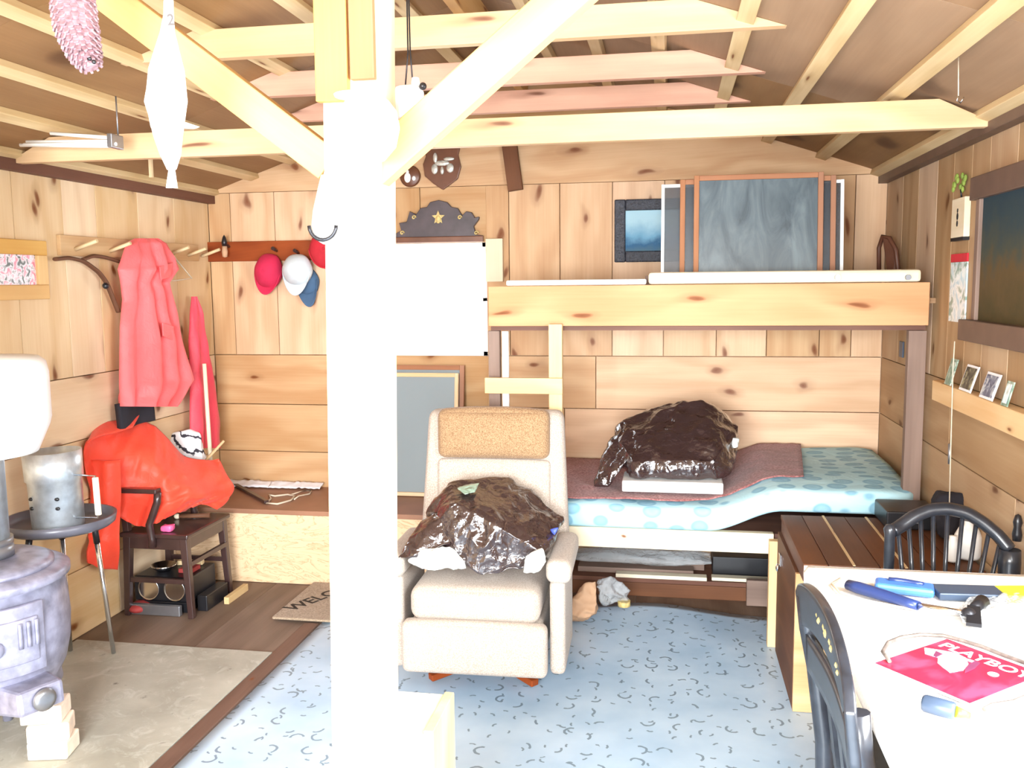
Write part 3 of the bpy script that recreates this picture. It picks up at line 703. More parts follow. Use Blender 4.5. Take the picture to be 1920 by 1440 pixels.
# under the bed
def plank(p0, p1, y, h, d, mat, label, z=None, grp='planks stored under the bunk'):
    a, b = S(*p0, y=y), S(*p1, y=y); zz_ = a.z if z is None else z
    o = MB().bar((a.x, y, zz_), (b.x, y, zz_), d, h); tag(o.build('stored_plank', mat, bevel=0.002), label, 'plank', grp); return zz_
sb = thing('storage_shelf', 'low dark shelf of rough boards under the lower bunk', 'shelf', (0.0, 4.3, 0))
ZSH = S(1240, 1086, y=4.2).z
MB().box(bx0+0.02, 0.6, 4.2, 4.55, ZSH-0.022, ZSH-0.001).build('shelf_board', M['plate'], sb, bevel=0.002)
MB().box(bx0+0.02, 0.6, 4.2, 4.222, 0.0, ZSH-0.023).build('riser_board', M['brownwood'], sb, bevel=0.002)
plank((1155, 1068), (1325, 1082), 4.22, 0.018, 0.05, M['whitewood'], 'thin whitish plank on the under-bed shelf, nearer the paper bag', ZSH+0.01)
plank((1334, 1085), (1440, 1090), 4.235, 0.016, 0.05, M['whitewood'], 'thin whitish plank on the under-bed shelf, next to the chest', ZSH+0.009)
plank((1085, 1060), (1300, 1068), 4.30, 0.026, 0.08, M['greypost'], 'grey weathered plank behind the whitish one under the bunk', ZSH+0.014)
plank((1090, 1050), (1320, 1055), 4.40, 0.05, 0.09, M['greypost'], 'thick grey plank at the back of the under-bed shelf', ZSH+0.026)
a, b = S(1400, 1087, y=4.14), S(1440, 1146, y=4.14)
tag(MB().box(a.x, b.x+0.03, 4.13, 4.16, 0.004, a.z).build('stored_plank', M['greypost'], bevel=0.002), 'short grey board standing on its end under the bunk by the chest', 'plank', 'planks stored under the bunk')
a, b = S(1078, 1024, y=3.95), S(1340, 1050, y=3.95)
def wrap(u, v):
    x = a.x-0.05+(b.x-a.x+0.05)*v; an = 2*PI*u; r = 0.045*(1+0.3*noise.noise(Vector((x*8, math.cos(an)*2, math.sin(an)*2)))); rz = r*0.75*(1-0.6*abs(2*v-1)**4)
    return (x, 4.30+r*1.7*math.cos(an), S(1200, 1042, y=4.30).z+rz*math.sin(an))
tag(MB().sheet(wrap, 24, 50, 0, True).build('plastic_roll', M['clearbag']), 'crumpled clear plastic roll lying under the bunk rail', 'plastic sheet')
a, b = S(1336, 1048, y=4.3), S(1450, 1080, y=4.3)
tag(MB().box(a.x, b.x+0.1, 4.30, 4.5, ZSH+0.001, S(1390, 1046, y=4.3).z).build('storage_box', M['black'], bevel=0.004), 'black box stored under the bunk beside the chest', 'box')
# bags in front of the under-bed gap
hp = [S(1062, 1165, y=3.74), S(1100, 1168, y=3.72), S(1126, 1140, y=3.74), S(1118, 1085, y=3.8), S(1095, 1092, y=3.78), S(1070, 1125, y=3.75), S(1120, 1090, y=3.88), S(1065, 1150, y=3.86), S(1110, 1155, y=3.9)]
for p in hp: p.z = max(p.z, 0.006)
tag(MB().hull(hp, 4, 0.010, 12, 4.0, 0.25).build('paper_bag', M['tan']), 'crumpled brown paper bag on the floor right of the recliner', 'bag')
hp = [S(1118, 1080, y=3.85), S(1145, 1078, y=3.86), S(1178, 1098, y=3.9), S(1184, 1130, y=3.9), S(1160, 1140, y=3.85), S(1132, 1140, y=3.82), S(1170, 1110, y=4.0), S(1130, 1100, y=3.98), S(1125, 1120, y=3.83)]
for p in hp: p.z = max(p.z, 0.035)
cb = thing('clear_bag', 'clear plastic bag standing right of the crumpled paper bag', 'bag', (S(1155, 1120, y=3.9).x, 3.9, 0.03))
MB().hull(hp, 4, 0.012, 14, 5.0, 0.25).build('bag_film', M['clearbag'], cb)
c0 = S(1170, 1131, y=3.88); MB().cyl((c0.x, c0.y, max(c0.z-0.012, .033)), (c0.x, c0.y, c0.z+0.012), 0.028, n=20).build('gold_lid', M['gold'], cb)

# ------------------------------------------------------------------ upper bunk contents
zd = zt+0.001; zdk = zu+0.106
a, b = S(1216, 517, y=BY+0.02), S(1726, 517, y=BY+0.02)
pb = thing('timber_rail', 'whitish rounded timber rail with two bolts lying on the upper bunk', 'rail', ((a.x+b.x)/2, BY+0.02, zd))
MB().bar((a.x, BY+0.02, zd+0.025), (b.x, BY+0.02, zd+0.025), 0.036, 0.048).build('rail_body', M['whitewood'], pb, bevel=0.012)
for p in ((1570, 520), (1702, 520)):
    c = S(*p, y=BY+0.001); MB().cyl((c.x, BY+0.0015, c.z), (c.x, BY-0.012, c.z), 0.011, n=10).build('bolt', M['steel'], pb)
a, b = S(950, 525, y=BY+0.02), S(1212, 525, y=BY+0.02)
tag(MB().bar((a.x, BY+0.02, zd+0.012), (b.x, BY+0.02, zd+0.012), 0.03, 0.022).build('curtain_rod', M['white'], bevel=0.006), 'thin white rod lying on the upper bunk rail, left of the timber rail', 'rod')
a, b = S(1210, 507, y=3.86), S(1580, 502, y=3.86)
tag(MB().bar((a.x, 3.87, zdk+0.05), (b.x+0.15, 3.87, zdk+0.05), 0.05, 0.098).build('stored_board', M['greypost'], bevel=0.002), 'greyish board on the upper bunk behind the timber rail', 'board')
screen('window_screen', 'aluminium framed insect screen with white edges on the upper bunk', (1239, 334, 1587, 500), 4.02, 0.05, 0.014, M['white'], M['mesh_dark'], z0=zdk+0.002, th=0.014)
screen('window_screen', 'brown framed storm window standing in front on the upper bunk', (1300, 320, 1548, 500), 3.97, 0.05, 0.022, M['screenwood'], M['storm'], z0=zdk+0.002)
screen('window_screen', 'wider brown framed screen sandwiched on the upper bunk', (1274, 326, 1572, 500), 3.995, 0.05, 0.022, M['screenwood'], M['mesh_dark'], z0=zdk+0.002, th=0.012)
# landscape picture on the wall
a, b = S(1152, 492, y=YB-0.02), S(1330, 370, y=YB-0.02)
pf = thing('landscape_picture', 'blue mountain lake picture in a black carved frame behind the screens', 'picture', ((a.x+b.x)/2, YB-0.001, a.z))
f = MB(); fw = 0.055
for q in ((a.x, a.x+fw, a.z, b.z), (b.x-fw, b.x, a.z, b.z), (a.x+fw, b.x-fw, a.z, a.z+fw), (a.x+fw, b.x-fw, b.z-fw, b.z)): f.box(q[0], q[1], YB-0.03, YB-0.001, q[2], q[3])
f.build('frame', M['darkframe'], pf, bevel=0.006)
MB().box(a.x+fw, b.x-fw, YB-0.012, YB-0.001, a.z+fw, b.z-fw).build('painted_picture', M['lake'], pf)
# saddle-like leather object
c = S(1665, 470, y=4.25)
pts = [S(1650, 500, y=4.3), S(1648, 465, y=4.3), S(1655, 443, y=4.28), S(1668, 446, y=4.25), S(1680, 468, y=4.22), S(1690, 499, y=4.2)]
sd = thing('curved_rack', 'brown bent hoop leaning in the right corner of the upper bunk', 'hoop', (c.x, 4.26, zdk))
for p in (pts[0], pts[-1]): p.z = zdk+0.01
MB().tube(pts, 0.010, 8).build('hoop', M['leather'], sd)
MB().prism([pts[2], pts[3], pts[4], pts[5], pts[5]+Vector((-0.04, 0, 0)), pts[2]+Vector((0.012, 0, -0.06))], (0, 0.012, 0)).build('panel', M['leather'], sd)

# ------------------------------------------------------------------ things on the back wall
# carved crest above the window
cr = [(741, 455), (741, 438), (752, 432), (748, 418), (762, 416), (768, 396), (780, 402), (788, 390), (800, 388), (806, 379), (822, 375), (838, 379), (846, 388), (858, 390), (866, 404), (874, 396), (884, 398), (890, 408), (898, 406), (897, 412), (888, 424), (892, 440), (905, 441), (905, 452)]
pts = [S(x_, y_, y=YB-0.03) for x_, y_ in cr]; cs = thing('carved_crest', 'dark scrolled wooden crest with gold star above the window', 'crest', (S(822, 450, y=YB).x, YB-0.02, S(822, 452, y=YB-0.03).z))
MB().prism(pts, (0, 0.026, 0)).build('crest_board', M['crest'], cs, bevel=0.003)
a, b = S(738, 456, y=YB-0.04), S(906, 440, y=YB-0.04)
MB().box(a.x, b.x, YB-0.045, YB-0.031, a.z, a.z+0.03).build('lower_moulding', M['plaque'], cs, bevel=0.004)
c = S(822, 408, y=YB-0.031); star = MB(); r_ = 0.036
star.prism([(c.x+(r_ if k % 2 == 0 else r_*0.45)*math.sin(PI*k/5), YB-0.0305, c.z+(r_ if k % 2 == 0 else r_*0.45)*math.cos(PI*k/5)) for k in range(10)], (0, -0.006, 0))
star.ball((c.x, YB-0.037, c.z-0.01), 0.014, 0.006, 0.02).build('gold_star', M['gold'], cs)
for px in ((776, 408), (862, 408), (754, 437), (893, 437)):
    c = S(*px, y=YB-0.032); pts = [(c.x+0.012*(1-k/14)*math.cos(k*0.6), YB-0.033, c.z+0.012*(1-k/14)*math.sin(k*0.6)) for k in range(12)]
    MB().tube(pts, 0.0035, 6).build('scroll', M['gold'], cs)
# shield plaque
sh = [(797, 278), (862, 275), (859, 290), (864, 312), (858, 335), (845, 345), (830, 356), (812, 344), (796, 330), (793, 308), (798, 294)]
pts = [S(x_, y_, y=YB-0.02) for x_, y_ in sh]; sp = thing('shield_plaque', 'walnut shield plaque with silver emblem under the tie beam', 'plaque', (S(830, 355, y=YB).x, YB-0.01, pts[6].z))
MB().prism(pts, (0, 0.018, 0)).build('shield', M['plaque'], sp, bevel=0.004)
em = MB()
for px, w_, h_ in (((815, 317), 0.018, 0.026), ((844, 315), 0.02, 0.024), ((829, 306), 0.040, 0.014), ((816, 296), 0.012, 0.026), ((842, 298), 0.03, 0.010), ((829, 320), 0.010, 0.020)):
    c = S(*px, y=YB-0.021); em.ball((c.x, YB-0.0215, c.z), w_, 0.006, h_, 12, 8)
em.build('emblem', M['silver'], sp)
c = S(768, 330, y=YB-0.02)
rp = thing('round_plaque', 'small round dark plaque with white figure left of the shield', 'plaque', (c.x, YB-0.01, c.z-0.055))
MB().lathe([(0.0, 0), (0.052, 0), (0.056, 0.006), (0.048, 0.014), (0.0, 0.014)], (c.x, YB-0.002, c.z), (0, -1, 0)).build('disc', M['plaque'], rp)
em = MB(); em.ball((c.x-0.012, YB-0.019, c.z-0.008), 0.018, 0.006, 0.026); em.ball((c.x-0.012, YB-0.019, c.z+0.022), 0.009, 0.006, 0.01)
em.ball((c.x+0.022, YB-0.018, c.z-0.012), 0.010, 0.005, 0.012); em.build('figure', M['white'], rp)
# hat board with caps
h0, h1 = S(380, 491, y=YB-0.03), S(640, 449, y=YB-0.03)
hb_ = thing('hat_board', 'reddish brown wooden hat board on the back wall', 'hat rack', ((h0.x+h1.x)/2, YB-0.002, h0.z))
MB().prism([(h0.x, YB-0.024, h0.z+0.01), (h0.x+0.012, YB-0.024, h0.z), (h1.x, YB-0.024, h0.z), (h1.x, YB-0.024, h1.z), (h0.x, YB-0.024, h1.z)], (0, 0.022, 0)).build('board', M['redboard'], hb_, bevel=0.003)
for px in ((425, 462), (515, 470), (556, 474), (600, 458)):
    c = S(*px, y=YB-0.05); MB().cyl((c.x, YB-0.0245, c.z), (c.x, YB-0.075, c.z+0.012), 0.008, 0.010, 10).build('peg', M['chairdark'], hb_)
c = S(424, 462, y=YB-0.07)
sk = thing('small_brush', 'small tan brush with black top hanging on the hat board', 'brush', (c.x, YB-0.07, c.z-0.04))
MB().lathe([(0.0, -0.06), (0.013, -0.056), (0.016, -0.03), (0.013, 0.0), (0.0, 0.001)], (c.x, YB-0.088, c.z), (0, 0, 1), 14).build('bristles', M['tan'], sk)
MB().lathe([(0.013, 0.0), (0.015, 0.02), (0.009, 0.045), (0.0, 0.06)], (c.x, YB-0.088, c.z+0.002), (0, 0, 1), 14).build('handle', M['black'], sk)
def cap(px, rw, rh, mat, label, tilt=0.0, y=YB-0.08, brim=True, depth=0.085, bl=0.06):
    c = S(*px, y=y); t = thing('baseball_cap', label, 'cap', (c.x, y, c.z-rh-bl))
    ct, st_ = math.cos(tilt), math.sin(tilt)
    def R(x, z): return (c.x+x*ct-z*st_, c.z+x*st_+z*ct)
    def dome(u, v):
        a = 2*PI*u; b = v*PI/2; rr = math.sin(b); seam = 1+0.02*math.cos(6*a)*rr
        x, z = R(rw*math.cos(a)*rr*seam, rh*math.sin(a)*rr*seam); return (x, y+0.03-depth*math.cos(b), z)
    MB().sheet(dome, 36, 14, 0.003, True).build('crown', mat, t)
    if brim:
        def br(u, v):
            a = PI+PI*u; q = 1+v*bl/rh*(math.sin(PI*u)**0.7)*1.9
            x, z = R(rw*0.97*math.cos(a)*(1+0.05*v), rh*0.86*math.sin(a)*q); return (x, y+0.022-0.02*v-0.012*math.sin(PI*u), z)
        MB().sheet(br, 26, 8, 0.004).build('brim', mat, t)
    c2 = R(0, 0); MB().ball((c2[0], y+0.03-depth-0.001, c2[1]), 0.006, 0.004, 0.006, 10, 6).build('button', mat, t)
cap((501, 508), 0.074, 0.092, M['crimson'], 'crimson cap hanging on the hat board, leftmost of the caps', -0.12, bl=0.03, y=YB-0.075)
cap((573, 528), 0.062, 0.075, M['navy'], 'slate blue cap mostly hidden behind the grey cap', 0.18, YB-0.05, bl=0.045, depth=0.045)
cap((555, 506), 0.078, 0.082, M['capgrey'], 'pale grey cap hanging in front of the blue cap', -0.05, YB-0.115, bl=0.04, depth=0.09)
cap((612, 466), 0.10, 0.105, M['red'], 'red hat half hidden behind the post', 0.0, YB-0.07, bl=0.01, depth=0.07)

# ------------------------------------------------------------------ left wall
# framed photograph
XW = XL+0.02
q0, q1, q2 = S(86, 452, x=XW), S(86, 561, x=XW), S(-40, 450, x=XW)
fy1, fz0, fz1 = q0.y, q1.z, q0.z; fy0 = fy1-0.42
pf = thing('framed_photograph', 'photograph in a wide pale wooden frame on the left wall', 'picture', (XL+0.001, (fy0+fy1)/2, fz0)); fw = 0.058
f = MB()
for a4, b4 in (((fy0, fy1, fz1-fw, fz1), 0), ((fy0, fy1, fz0, fz0+fw), 0), ((fy1-fw, fy1, fz0+fw, fz1-fw), 1), ((fy0, fy0+fw, fz0+fw, fz1-fw), 1)): f.box(XL+0.001, XL+0.024, *a4)
f.build('frame', M['goldframe'], pf, bevel=0.004)
MB().box(XL+0.001, XL+0.01, fy0+fw, fy1-fw, fz0+fw, fz1-fw).build('print', M['photo_c'], pf)
# peg rail
r0, r1 = S(112, 434, x=XW), S(372, 464, x=XW)
pg = thing('peg_rail', 'pale coat rail with slanting wooden pegs on the left wall', 'coat rack', (XL+0.001, (r0.y+r1.y)/2, r0.z-0.08))
zr = (r0.z+r1.z)/2
MB().box(XL+0.001, XL+0.02, r0.y, min(r1.y, YB-0.04), zr-0.085, zr).build('board', M['pine_low'], pg, bevel=0.002)
for px, py in ((140, 452), (205, 455), (268, 460), (318, 462), (352, 467), (378, 465)):
    c = S(px, py, x=XL+0.02); c.z = zr-0.045; c.y = min(c.y, YB-0.07)
    MB().cyl((XL+0.0205, c.y, c.z-0.012), (XL+0.125, c.y, c.z+0.022), 0.009, 0.008, 10).build('peg', M['batten'], pg)
# bent wood hangers
def bow(pts, label):
    p = [S(*q, x=XL+0.05) for q in pts]; n = []
    for i in range(len(p)-1):
        for k in range(6): n.append(p[i].lerp(p[i+1], k/6))
    n.append(p[-1])
    for _ in range(3): n = [n[0]]+[(n[i-1]+n[i]*2+n[i+1])/4 for i in range(1, len(n)-1)]+[n[-1]]
    h = thing('wooden_hanger', label, 'hanger', n[0]); MB().tube(n, 0.012, 8, flat=0.7).build('bow', M['brownwood'], h); return h, n
bow(((103, 486), (130, 483), (158, 490), (185, 510), (200, 530), (212, 560), (222, 585)), 'bent brown wooden hanger, lower left end nearest the framed photograph')
h, n = bow(((155, 487), (175, 479), (200, 483), (222, 490)), 'bent brown wooden hanger behind the coral raincoat')
c = S(198, 536, x=XL+0.05); MB().ball(c, 0.014).build('clip', M['black'], h)
# wire hangers right of the coat
p = [S(*q, x=XL+0.06) for q in ((300, 478), (318, 470), (335, 492), (360, 522), (330, 526), (300, 527))]
tag(MB().tube(p, 0.004, 6).build('wire_hanger', M['rope']), 'wire hanger showing at the right of the coral raincoat', 'hanger')

def loft(rows, y_axis, folds, depth, amp, seed, off, n=64, sub=6):
    """hanging cloth: rows of (left px, right px, py) on the plane x or y = off; closed cross-sections with vertical folds"""
    R = []
    for i in range(len(rows)-1):
        for k in range(sub):
            t = k/sub; R.append(tuple(a*(1-t)+b*t for a, b in zip(rows[i], rows[i+1])))
    R.append(rows[-1])
    pts = [(S(l, py, **{y_axis: off}), S(r, py, **{y_axis: off}), dp) for l, r, py, dp in R]
    nv = len(pts)
    outv = Vector((1, 0, 0)) if y_axis == 'x' else Vector((0, -1, 0))
    def fn(u, v):
        j = min(nv-1, int(round(v*(nv-1)))); a, b, dp = pts[j]; th = 2*PI*u; t = 0.5-0.5*math.cos(th)
        c = a.lerp(b, t); f_ = math.sin(th)
        wv = math.sin(t*folds*2*PI+2.2*noise.noise(Vector((t*2, v*2.2, seed))))*amp*(0.25+v)+amp*0.9*noise.noise(Vector((t*5, v*7, seed+4)))
        edge = min(1, 6*t*(1-t)+0.15)
        d = (dp*f_*0.5 if f_ > 0 else dp*f_*0.2)+wv*edge
        if y_axis == 'x' and off+d < XL+0.012: d = XL+0.012-off
        return c+outv*d
    return fn, nv
# coral raincoat hung by its hood
ct = thing('raincoat', 'coral red raincoat hung by its hood on the left wall', 'raincoat', S(285, 760, x=XL+0.09))
rows = [(252, 292, 447, 0.05), (238, 308, 456, 0.10), (228, 322, 485, 0.14), (222, 330, 505, 0.15), (226, 312, 530, 0.12), (230, 318, 562, 0.12), (224, 330, 610, 0.13), (223, 342, 660, 0.14), (223, 356, 712, 0.15), (224, 340, 738, 0.15), (226, 320, 762, 0.14)]
fn, nv = loft(rows, 'x', 4, 0.14, 0.024, 2.0, XL+0.085)
MB().sheet(fn, 96, nv, 0, True).build('coat_body', M['coat'], ct)
# lapel of the hood and pocket flap
p = [S(298, 500, x=XL+0.17), S(322, 492, x=XL+0.15), S(318, 520, x=XL+0.15), S(300, 524, x=XL+0.165)]
MB().prism(p, (0.006, 0, 0)).build('hood_flap', M['coat'], ct, bevel=0.002)
p = [S(303, 605, x=XL+0.17), S(324, 612, x=XL+0.17), S(326, 640, x=XL+0.172), S(304, 630, x=XL+0.172)]
MB().prism(p, (0.006, 0, 0)).build('pocket_flap', M['coat'], ct, bevel=0.002)
ct2 = thing('raincoat', 'narrow rose red raincoat hanging in the back left corner', 'raincoat', S(375, 840, x=XL+0.075))
rows = [(360, 366, 556, 0.03), (356, 376, 590, 0.06), (354, 384, 640, 0.08), (356, 394, 690, 0.09), (356, 402, 740, 0.10), (356, 408, 790, 0.10), (358, 410, 840, 0.10)]
fn, nv = loft(rows, 'x', 2, 0.09, 0.012, 5.0, XL+0.075)
def fn2(u, v):
    p = Vector(fn(u, v)); p.y = min(p.y, YB-0.006-0.02*(p.x-XL)); return p
MB().sheet(fn2, 64, nv, 0, True).build('coat_body', M['coat2'], ct2)
# black garment below the coat
a, b = S(222, 758, x=XL+0.07), S(286, 800, x=XL+0.07)
def bg(u, v):
    y = a.y+(b.y-a.y)*u; z = a.z+(b.z+0.03-a.z)*v; return (XL+0.05+0.008*math.sin(u*7+v), y, z)
tag(MB().sheet(bg, 30, 16, 0.03).build('black_garment', M['blackcloth']), 'black garment showing below the hanging coral raincoat', 'garment')
# broom handle and sticks in the corner
a, b = S(383, 682, y=4.20), S(394, 850, y=4.24)
d = (b-a); bb = a+d*((ZB+0.004-a.z)/d.z)
tag(MB().cyl(bb, a, 0.011, 0.010, 12).build('broom_handle', M['whitewood']), 'pale broom handle standing in the corner in front of the rose raincoat', 'handle')
a, b = S(398, 850, y=4.15), S(420, 826, y=4.18)
d = (a-b); bb = b+d*((ZB+0.01-b.z)/d.z)
tag(MB().bar(bb, b, 0.022, 0.012).build('wooden_paddle', M['pine_low'], bevel=0.003), 'small flat wooden stick leaning right of the broom handle', 'stick')

# ------------------------------------------------------------------ armchair with orange raincoat
CX0, CX1, CY0, CY1 = -2.44, -2.13, 3.60, 3.97
zs = S(362, 1003, y=3.60).z
ch = thing('armchair', 'dark stained wooden armchair in the left corner under an orange raincoat', 'chair', ((CX0+CX1)/2, (CY0+CY1)/2, 0))
MB().box(CX0-0.01, CX1+0.015, CY0-0.015, CY1+0.015, zs-0.022, zs).build('seat', M['chairdark'], ch, bevel=0.006)
ap = MB(); ap.box(CX0, CX1, CY0, CY0+0.02, zs-0.075, zs-0.022); ap.box(CX1-0.02, CX1, CY0+0.02, CY1, zs-0.075, zs-0.022); ap.box(CX0, CX1-0.02, CY1-0.02, CY1, zs-0.075, zs-0.022)
ap.build('apron', M['chairdark'], ch, bevel=0.002)
for (x, y, dx, dy) in ((CX1-0.016, CY0+0.016, 0.02, -0.005), (CX1-0.016, CY1-0.016, 0.02, 0.01), (CX0+0.016, CY0+0.016, -0.02, -0.005), (CX0+0.016, CY1-0.016, -0.02, 0.005)):
    MB().bar((x+dx, y+dy, 0.001), (x, y, zs-0.022), 0.026, 0.026, up=(0, 1, 0), w1=0.036, h1=0.036).build('leg', M['chairdark'], ch, bevel=0.003)
for (p, q) in (((CX1+0.0, CY0+0.012, 0.17), (CX0-0.012, CY0+0.012, 0.17)), ((CX1, CY0+0.02, 0.25), (CX1+0.004, CY1-0.02, 0.25)), ((CX1, CY1-0.012, 0.17), (CX0-0.012, CY1-0.012, 0.17))):
    MB().bar(p, q, 0.016, 0.022).build('stretcher', M['chairdark'], ch, bevel=0.002)
BXk = CX0+0.01
for y in (CY0+0.02, CY1-0.02): MB().bar((BXk, y, zs), (BXk-0.02, y, zs+0.33), 0.03, 0.03, up=(0, 1, 0)).build('back_post', M['chairdark'], ch, bevel=0.003)
MB().bar((BXk-0.02, CY0+0.02, zs+0.32), (BXk-0.02, CY1-0.02, zs+0.32), 0.025, 0.08).build('top_rail', M['chairdark'], ch, bevel=0.004)
for y in (CY0+0.012, CY1-0.012):
    za = zs+0.20; y = y-0.03 if y < 3.7 else y
    MB().bar((BXk-0.01, y, za), (CX1-0.11, y, za), 0.045, 0.022).build('arm', M['chairdark'], ch, bevel=0.006)
    pts = [(CX1-0.115, y, za-0.006), (CX1-0.12, y, za-0.05), (CX1-0.145, y, za-0.11), (CX1-0.165, y, za-0.155), (CX1-0.155, y, zs-0.02), (CX1-0.155, y, zs-0.06)]
    MB().tube(pts, 0.017, 8).build('arm_support', M['chairdark'], ch)
# orange raincoat thrown over it: a surface through measured points
def spline_grid(rows):
    def cr(p, t):
        n = len(p)-1; i = min(n-1, int(t*n)); f = t*n-i; a, b, c, d = p[max(i-1, 0)], p[i], p[i+1], p[min(i+2, n)]
        return 0.5*((2*b)+(c-a)*f+(2*a-5*b+4*c-d)*f*f+(3*b-a-3*c+d)*f*f*f)
    return lambda u, v: cr([cr(r, u) for r in rows], v)
G_old = [[S(200, 790, y=3.92), S(245, 783, y=3.95), S(290, 798, y=3.98), S(318, 825, y=4.05), S(352, 858, y=4.1), S(385, 868, y=4.12), S(412, 864, y=4.14)],
     [S(166, 816, y=3.74), S(215, 812, y=3.82), S(272, 825, y=3.86), S(312, 858, y=3.9), S(352, 885, y=3.95), S(395, 890, y=4.05), S(424, 885, y=4.08)],
     [S(160, 850, y=3.62), S(208, 850, y=3.66), S(262, 860, y=3.70), S(308, 890, y=3.72), S(350, 905, y=3.78), S(398, 905, y=3.98), S(438, 912, y=4.05)],
     [S(176, 895, y=3.57), S(212, 900, y=3.58), S(258, 902, y=3.58), S(306, 912, y=3.60), S(350, 922, y=3.66), S(402, 925, y=3.92), S(428, 930, y=4.03)],
     [S(176, 945, y=3.555), S(212, 948, y=3.56), S(250, 940, y=3.575), S(300, 936, y=3.60), S(348, 943, y=3.68), S(392, 938, y=3.88), S(415, 945, y=4.0)],
     [S(176, 985, y=3.55), S(212, 985, y=3.55), S(250, 984, y=3.565), S(296, 972, y=3.60), S(344, 958, y=3.70), S(384, 945, y=3.87), S(402, 952, y=3.98)]]
G = [[S(186, 800, y=3.66), S(210, 788, y=3.75), S(246, 782, y=3.80), S(285, 797, y=3.84), S(312, 822, y=3.88), S(345, 856, y=3.95), S(385, 864, y=4.0), S(410, 861, y=4.04)],
     [S(160, 828, x=-2.47), S(203, 825, y=3.60), S(248, 830, y=3.66), S(290, 845, y=3.72), S(318, 870, y=3.76), S(352, 890, y=3.80), S(395, 888, y=3.93), S(425, 892, y=4.01)],
     [S(157, 865, x=-2.47), S(203, 868, y=3.54), S(250, 873, y=3.615), S(290, 883, y=3.65), S(320, 898, y=3.68), S(356, 910, y=3.74), S(400, 910, y=3.90), S(438, 913, y=4.0)],
     [S(165, 905, x=-2.465), S(206, 908, y=3.55), S(250, 912, y=3.61), S(290, 918, y=3.63), S(322, 928, y=3.66), S(358, 930, y=3.73), S(398, 930, y=3.87), S(430, 932, y=3.99)],
     [S(178, 945, y=3.54), S(214, 950, y=3.58), S(252, 952, y=3.62), S(288, 950, y=3.63), S(320, 950, y=3.66), S(352, 943, y=3.74), S(388, 938, y=3.85), S(420, 945, y=3.95)],
     [S(192, 962, y=3.55), S(222, 968, y=3.59), S(256, 986, y=3.625), S(290, 982, y=3.635), S(315, 968, y=3.67), S(345, 957, y=3.74), S(376, 946, y=3.84), S(406, 955, y=3.94)]]
sg = spline_grid(G)
def oc(u, v):
    p = sg(u, v); q = Vector((u*7, v*5, 1.5))
    f_ = 0.022*noise.noise(q)+0.014*(0.5-abs(noise.noise(Vector((u*9+v*3, v*2.5-u*2, 7))))*2.6)
    p = p+Vector((0.5, -0.8, 0.3))*f_; p.x = max(p.x, XL+0.012); return p
oc_o = thing('raincoat', 'bright orange raincoat thrown over the dark armchair', 'raincoat', S(290, 960, y=3.6))
MB().sheet(oc, 80, 60, 0.005).build('coat_body', M['orange'], oc_o)
SG = [[S(172, 860, y=3.47), S(222, 862, y=3.50)], [S(176, 930, y=3.46), S(224, 930, y=3.50)], [S(172, 1000, y=3.45), S(222, 1000, y=3.50)], [S(164, 1030, x=-2.45), S(221, 1035, y=3.50)], [S(164, 1054, x=-2.45), S(218, 1067, y=3.50)]]
sg2 = spline_grid(SG)
def sl(u, v):
    p = sg2(u, v); p = p+Vector((0, -1, 0))*(0.022*math.sin(PI*u)+0.006*math.sin(u*11+v*2)); p.x = max(p.x, XL+0.01); return p
MB().sheet(sl, 24, 20, 0.012).build('hanging_sleeve', M['orange'], oc_o)
CL = [[S(180, 804, y=3.58), S(215, 788, y=3.68), S(262, 782, y=3.78)], [S(166, 832, x=-2.44), S(204, 812, y=3.56), S(250, 803, y=3.68)]]
sg3 = spline_grid(CL)
MB().sheet(lambda u, v: sg3(u, v)+Vector((0.01, -0.02, 0.006*math.sin(u*8))), 20, 8, 0.008).build('collar', M['orange'], oc_o)
# striped pillow behind
hp = [S(303, 815, y=4.12), S(350, 803, y=4.2), S(378, 800, y=4.2), S(384, 850, y=4.16), S(335, 848, y=4.08), S(350, 850, y=4.25), S(310, 830, y=4.25), S(380, 830, y=4.28)]
hp += [Vector((p.x, p.y+0.05, ZB+0.02)) for p in (hp[0], hp[3])]
pw = thing('printed_cushion', 'white cushion with black print behind the orange raincoat', 'cushion', (S(345, 830, y=4.2).x, 4.22, ZB))
MB().hull(hp, 4, 0.006, 9, 8.0, 0.35).build('cover', M['print'], pw)
# on the seat
c = S(314, 975, y=3.64); tag(MB().hull([(c.x+i*0.028, c.y+j*0.022, zs+0.002+k*0.03) for i in (-1, 1) for j in (-1, 1) for k in (0, 1)], 3, 0.003, 20, 1, 0.3).build('pink_pouch', M['pink']), 'pink pouch on the seat of the dark armchair', 'pouch')
a, b = S(332, 968, z=zs+0.014), S(394, 966, z=zs+0.014)
hm = thing('wooden_handle_tool', 'wooden handled tool lying on the dark armchair seat', 'tool', (a.x, a.y, zs))
MB().cyl(a, b, 0.010, 0.012, 12).build('handle', M['brownwood'], hm); MB().ball(a, 0.016, 0.012, 0.013).build('cap', M['whitewood'], hm)
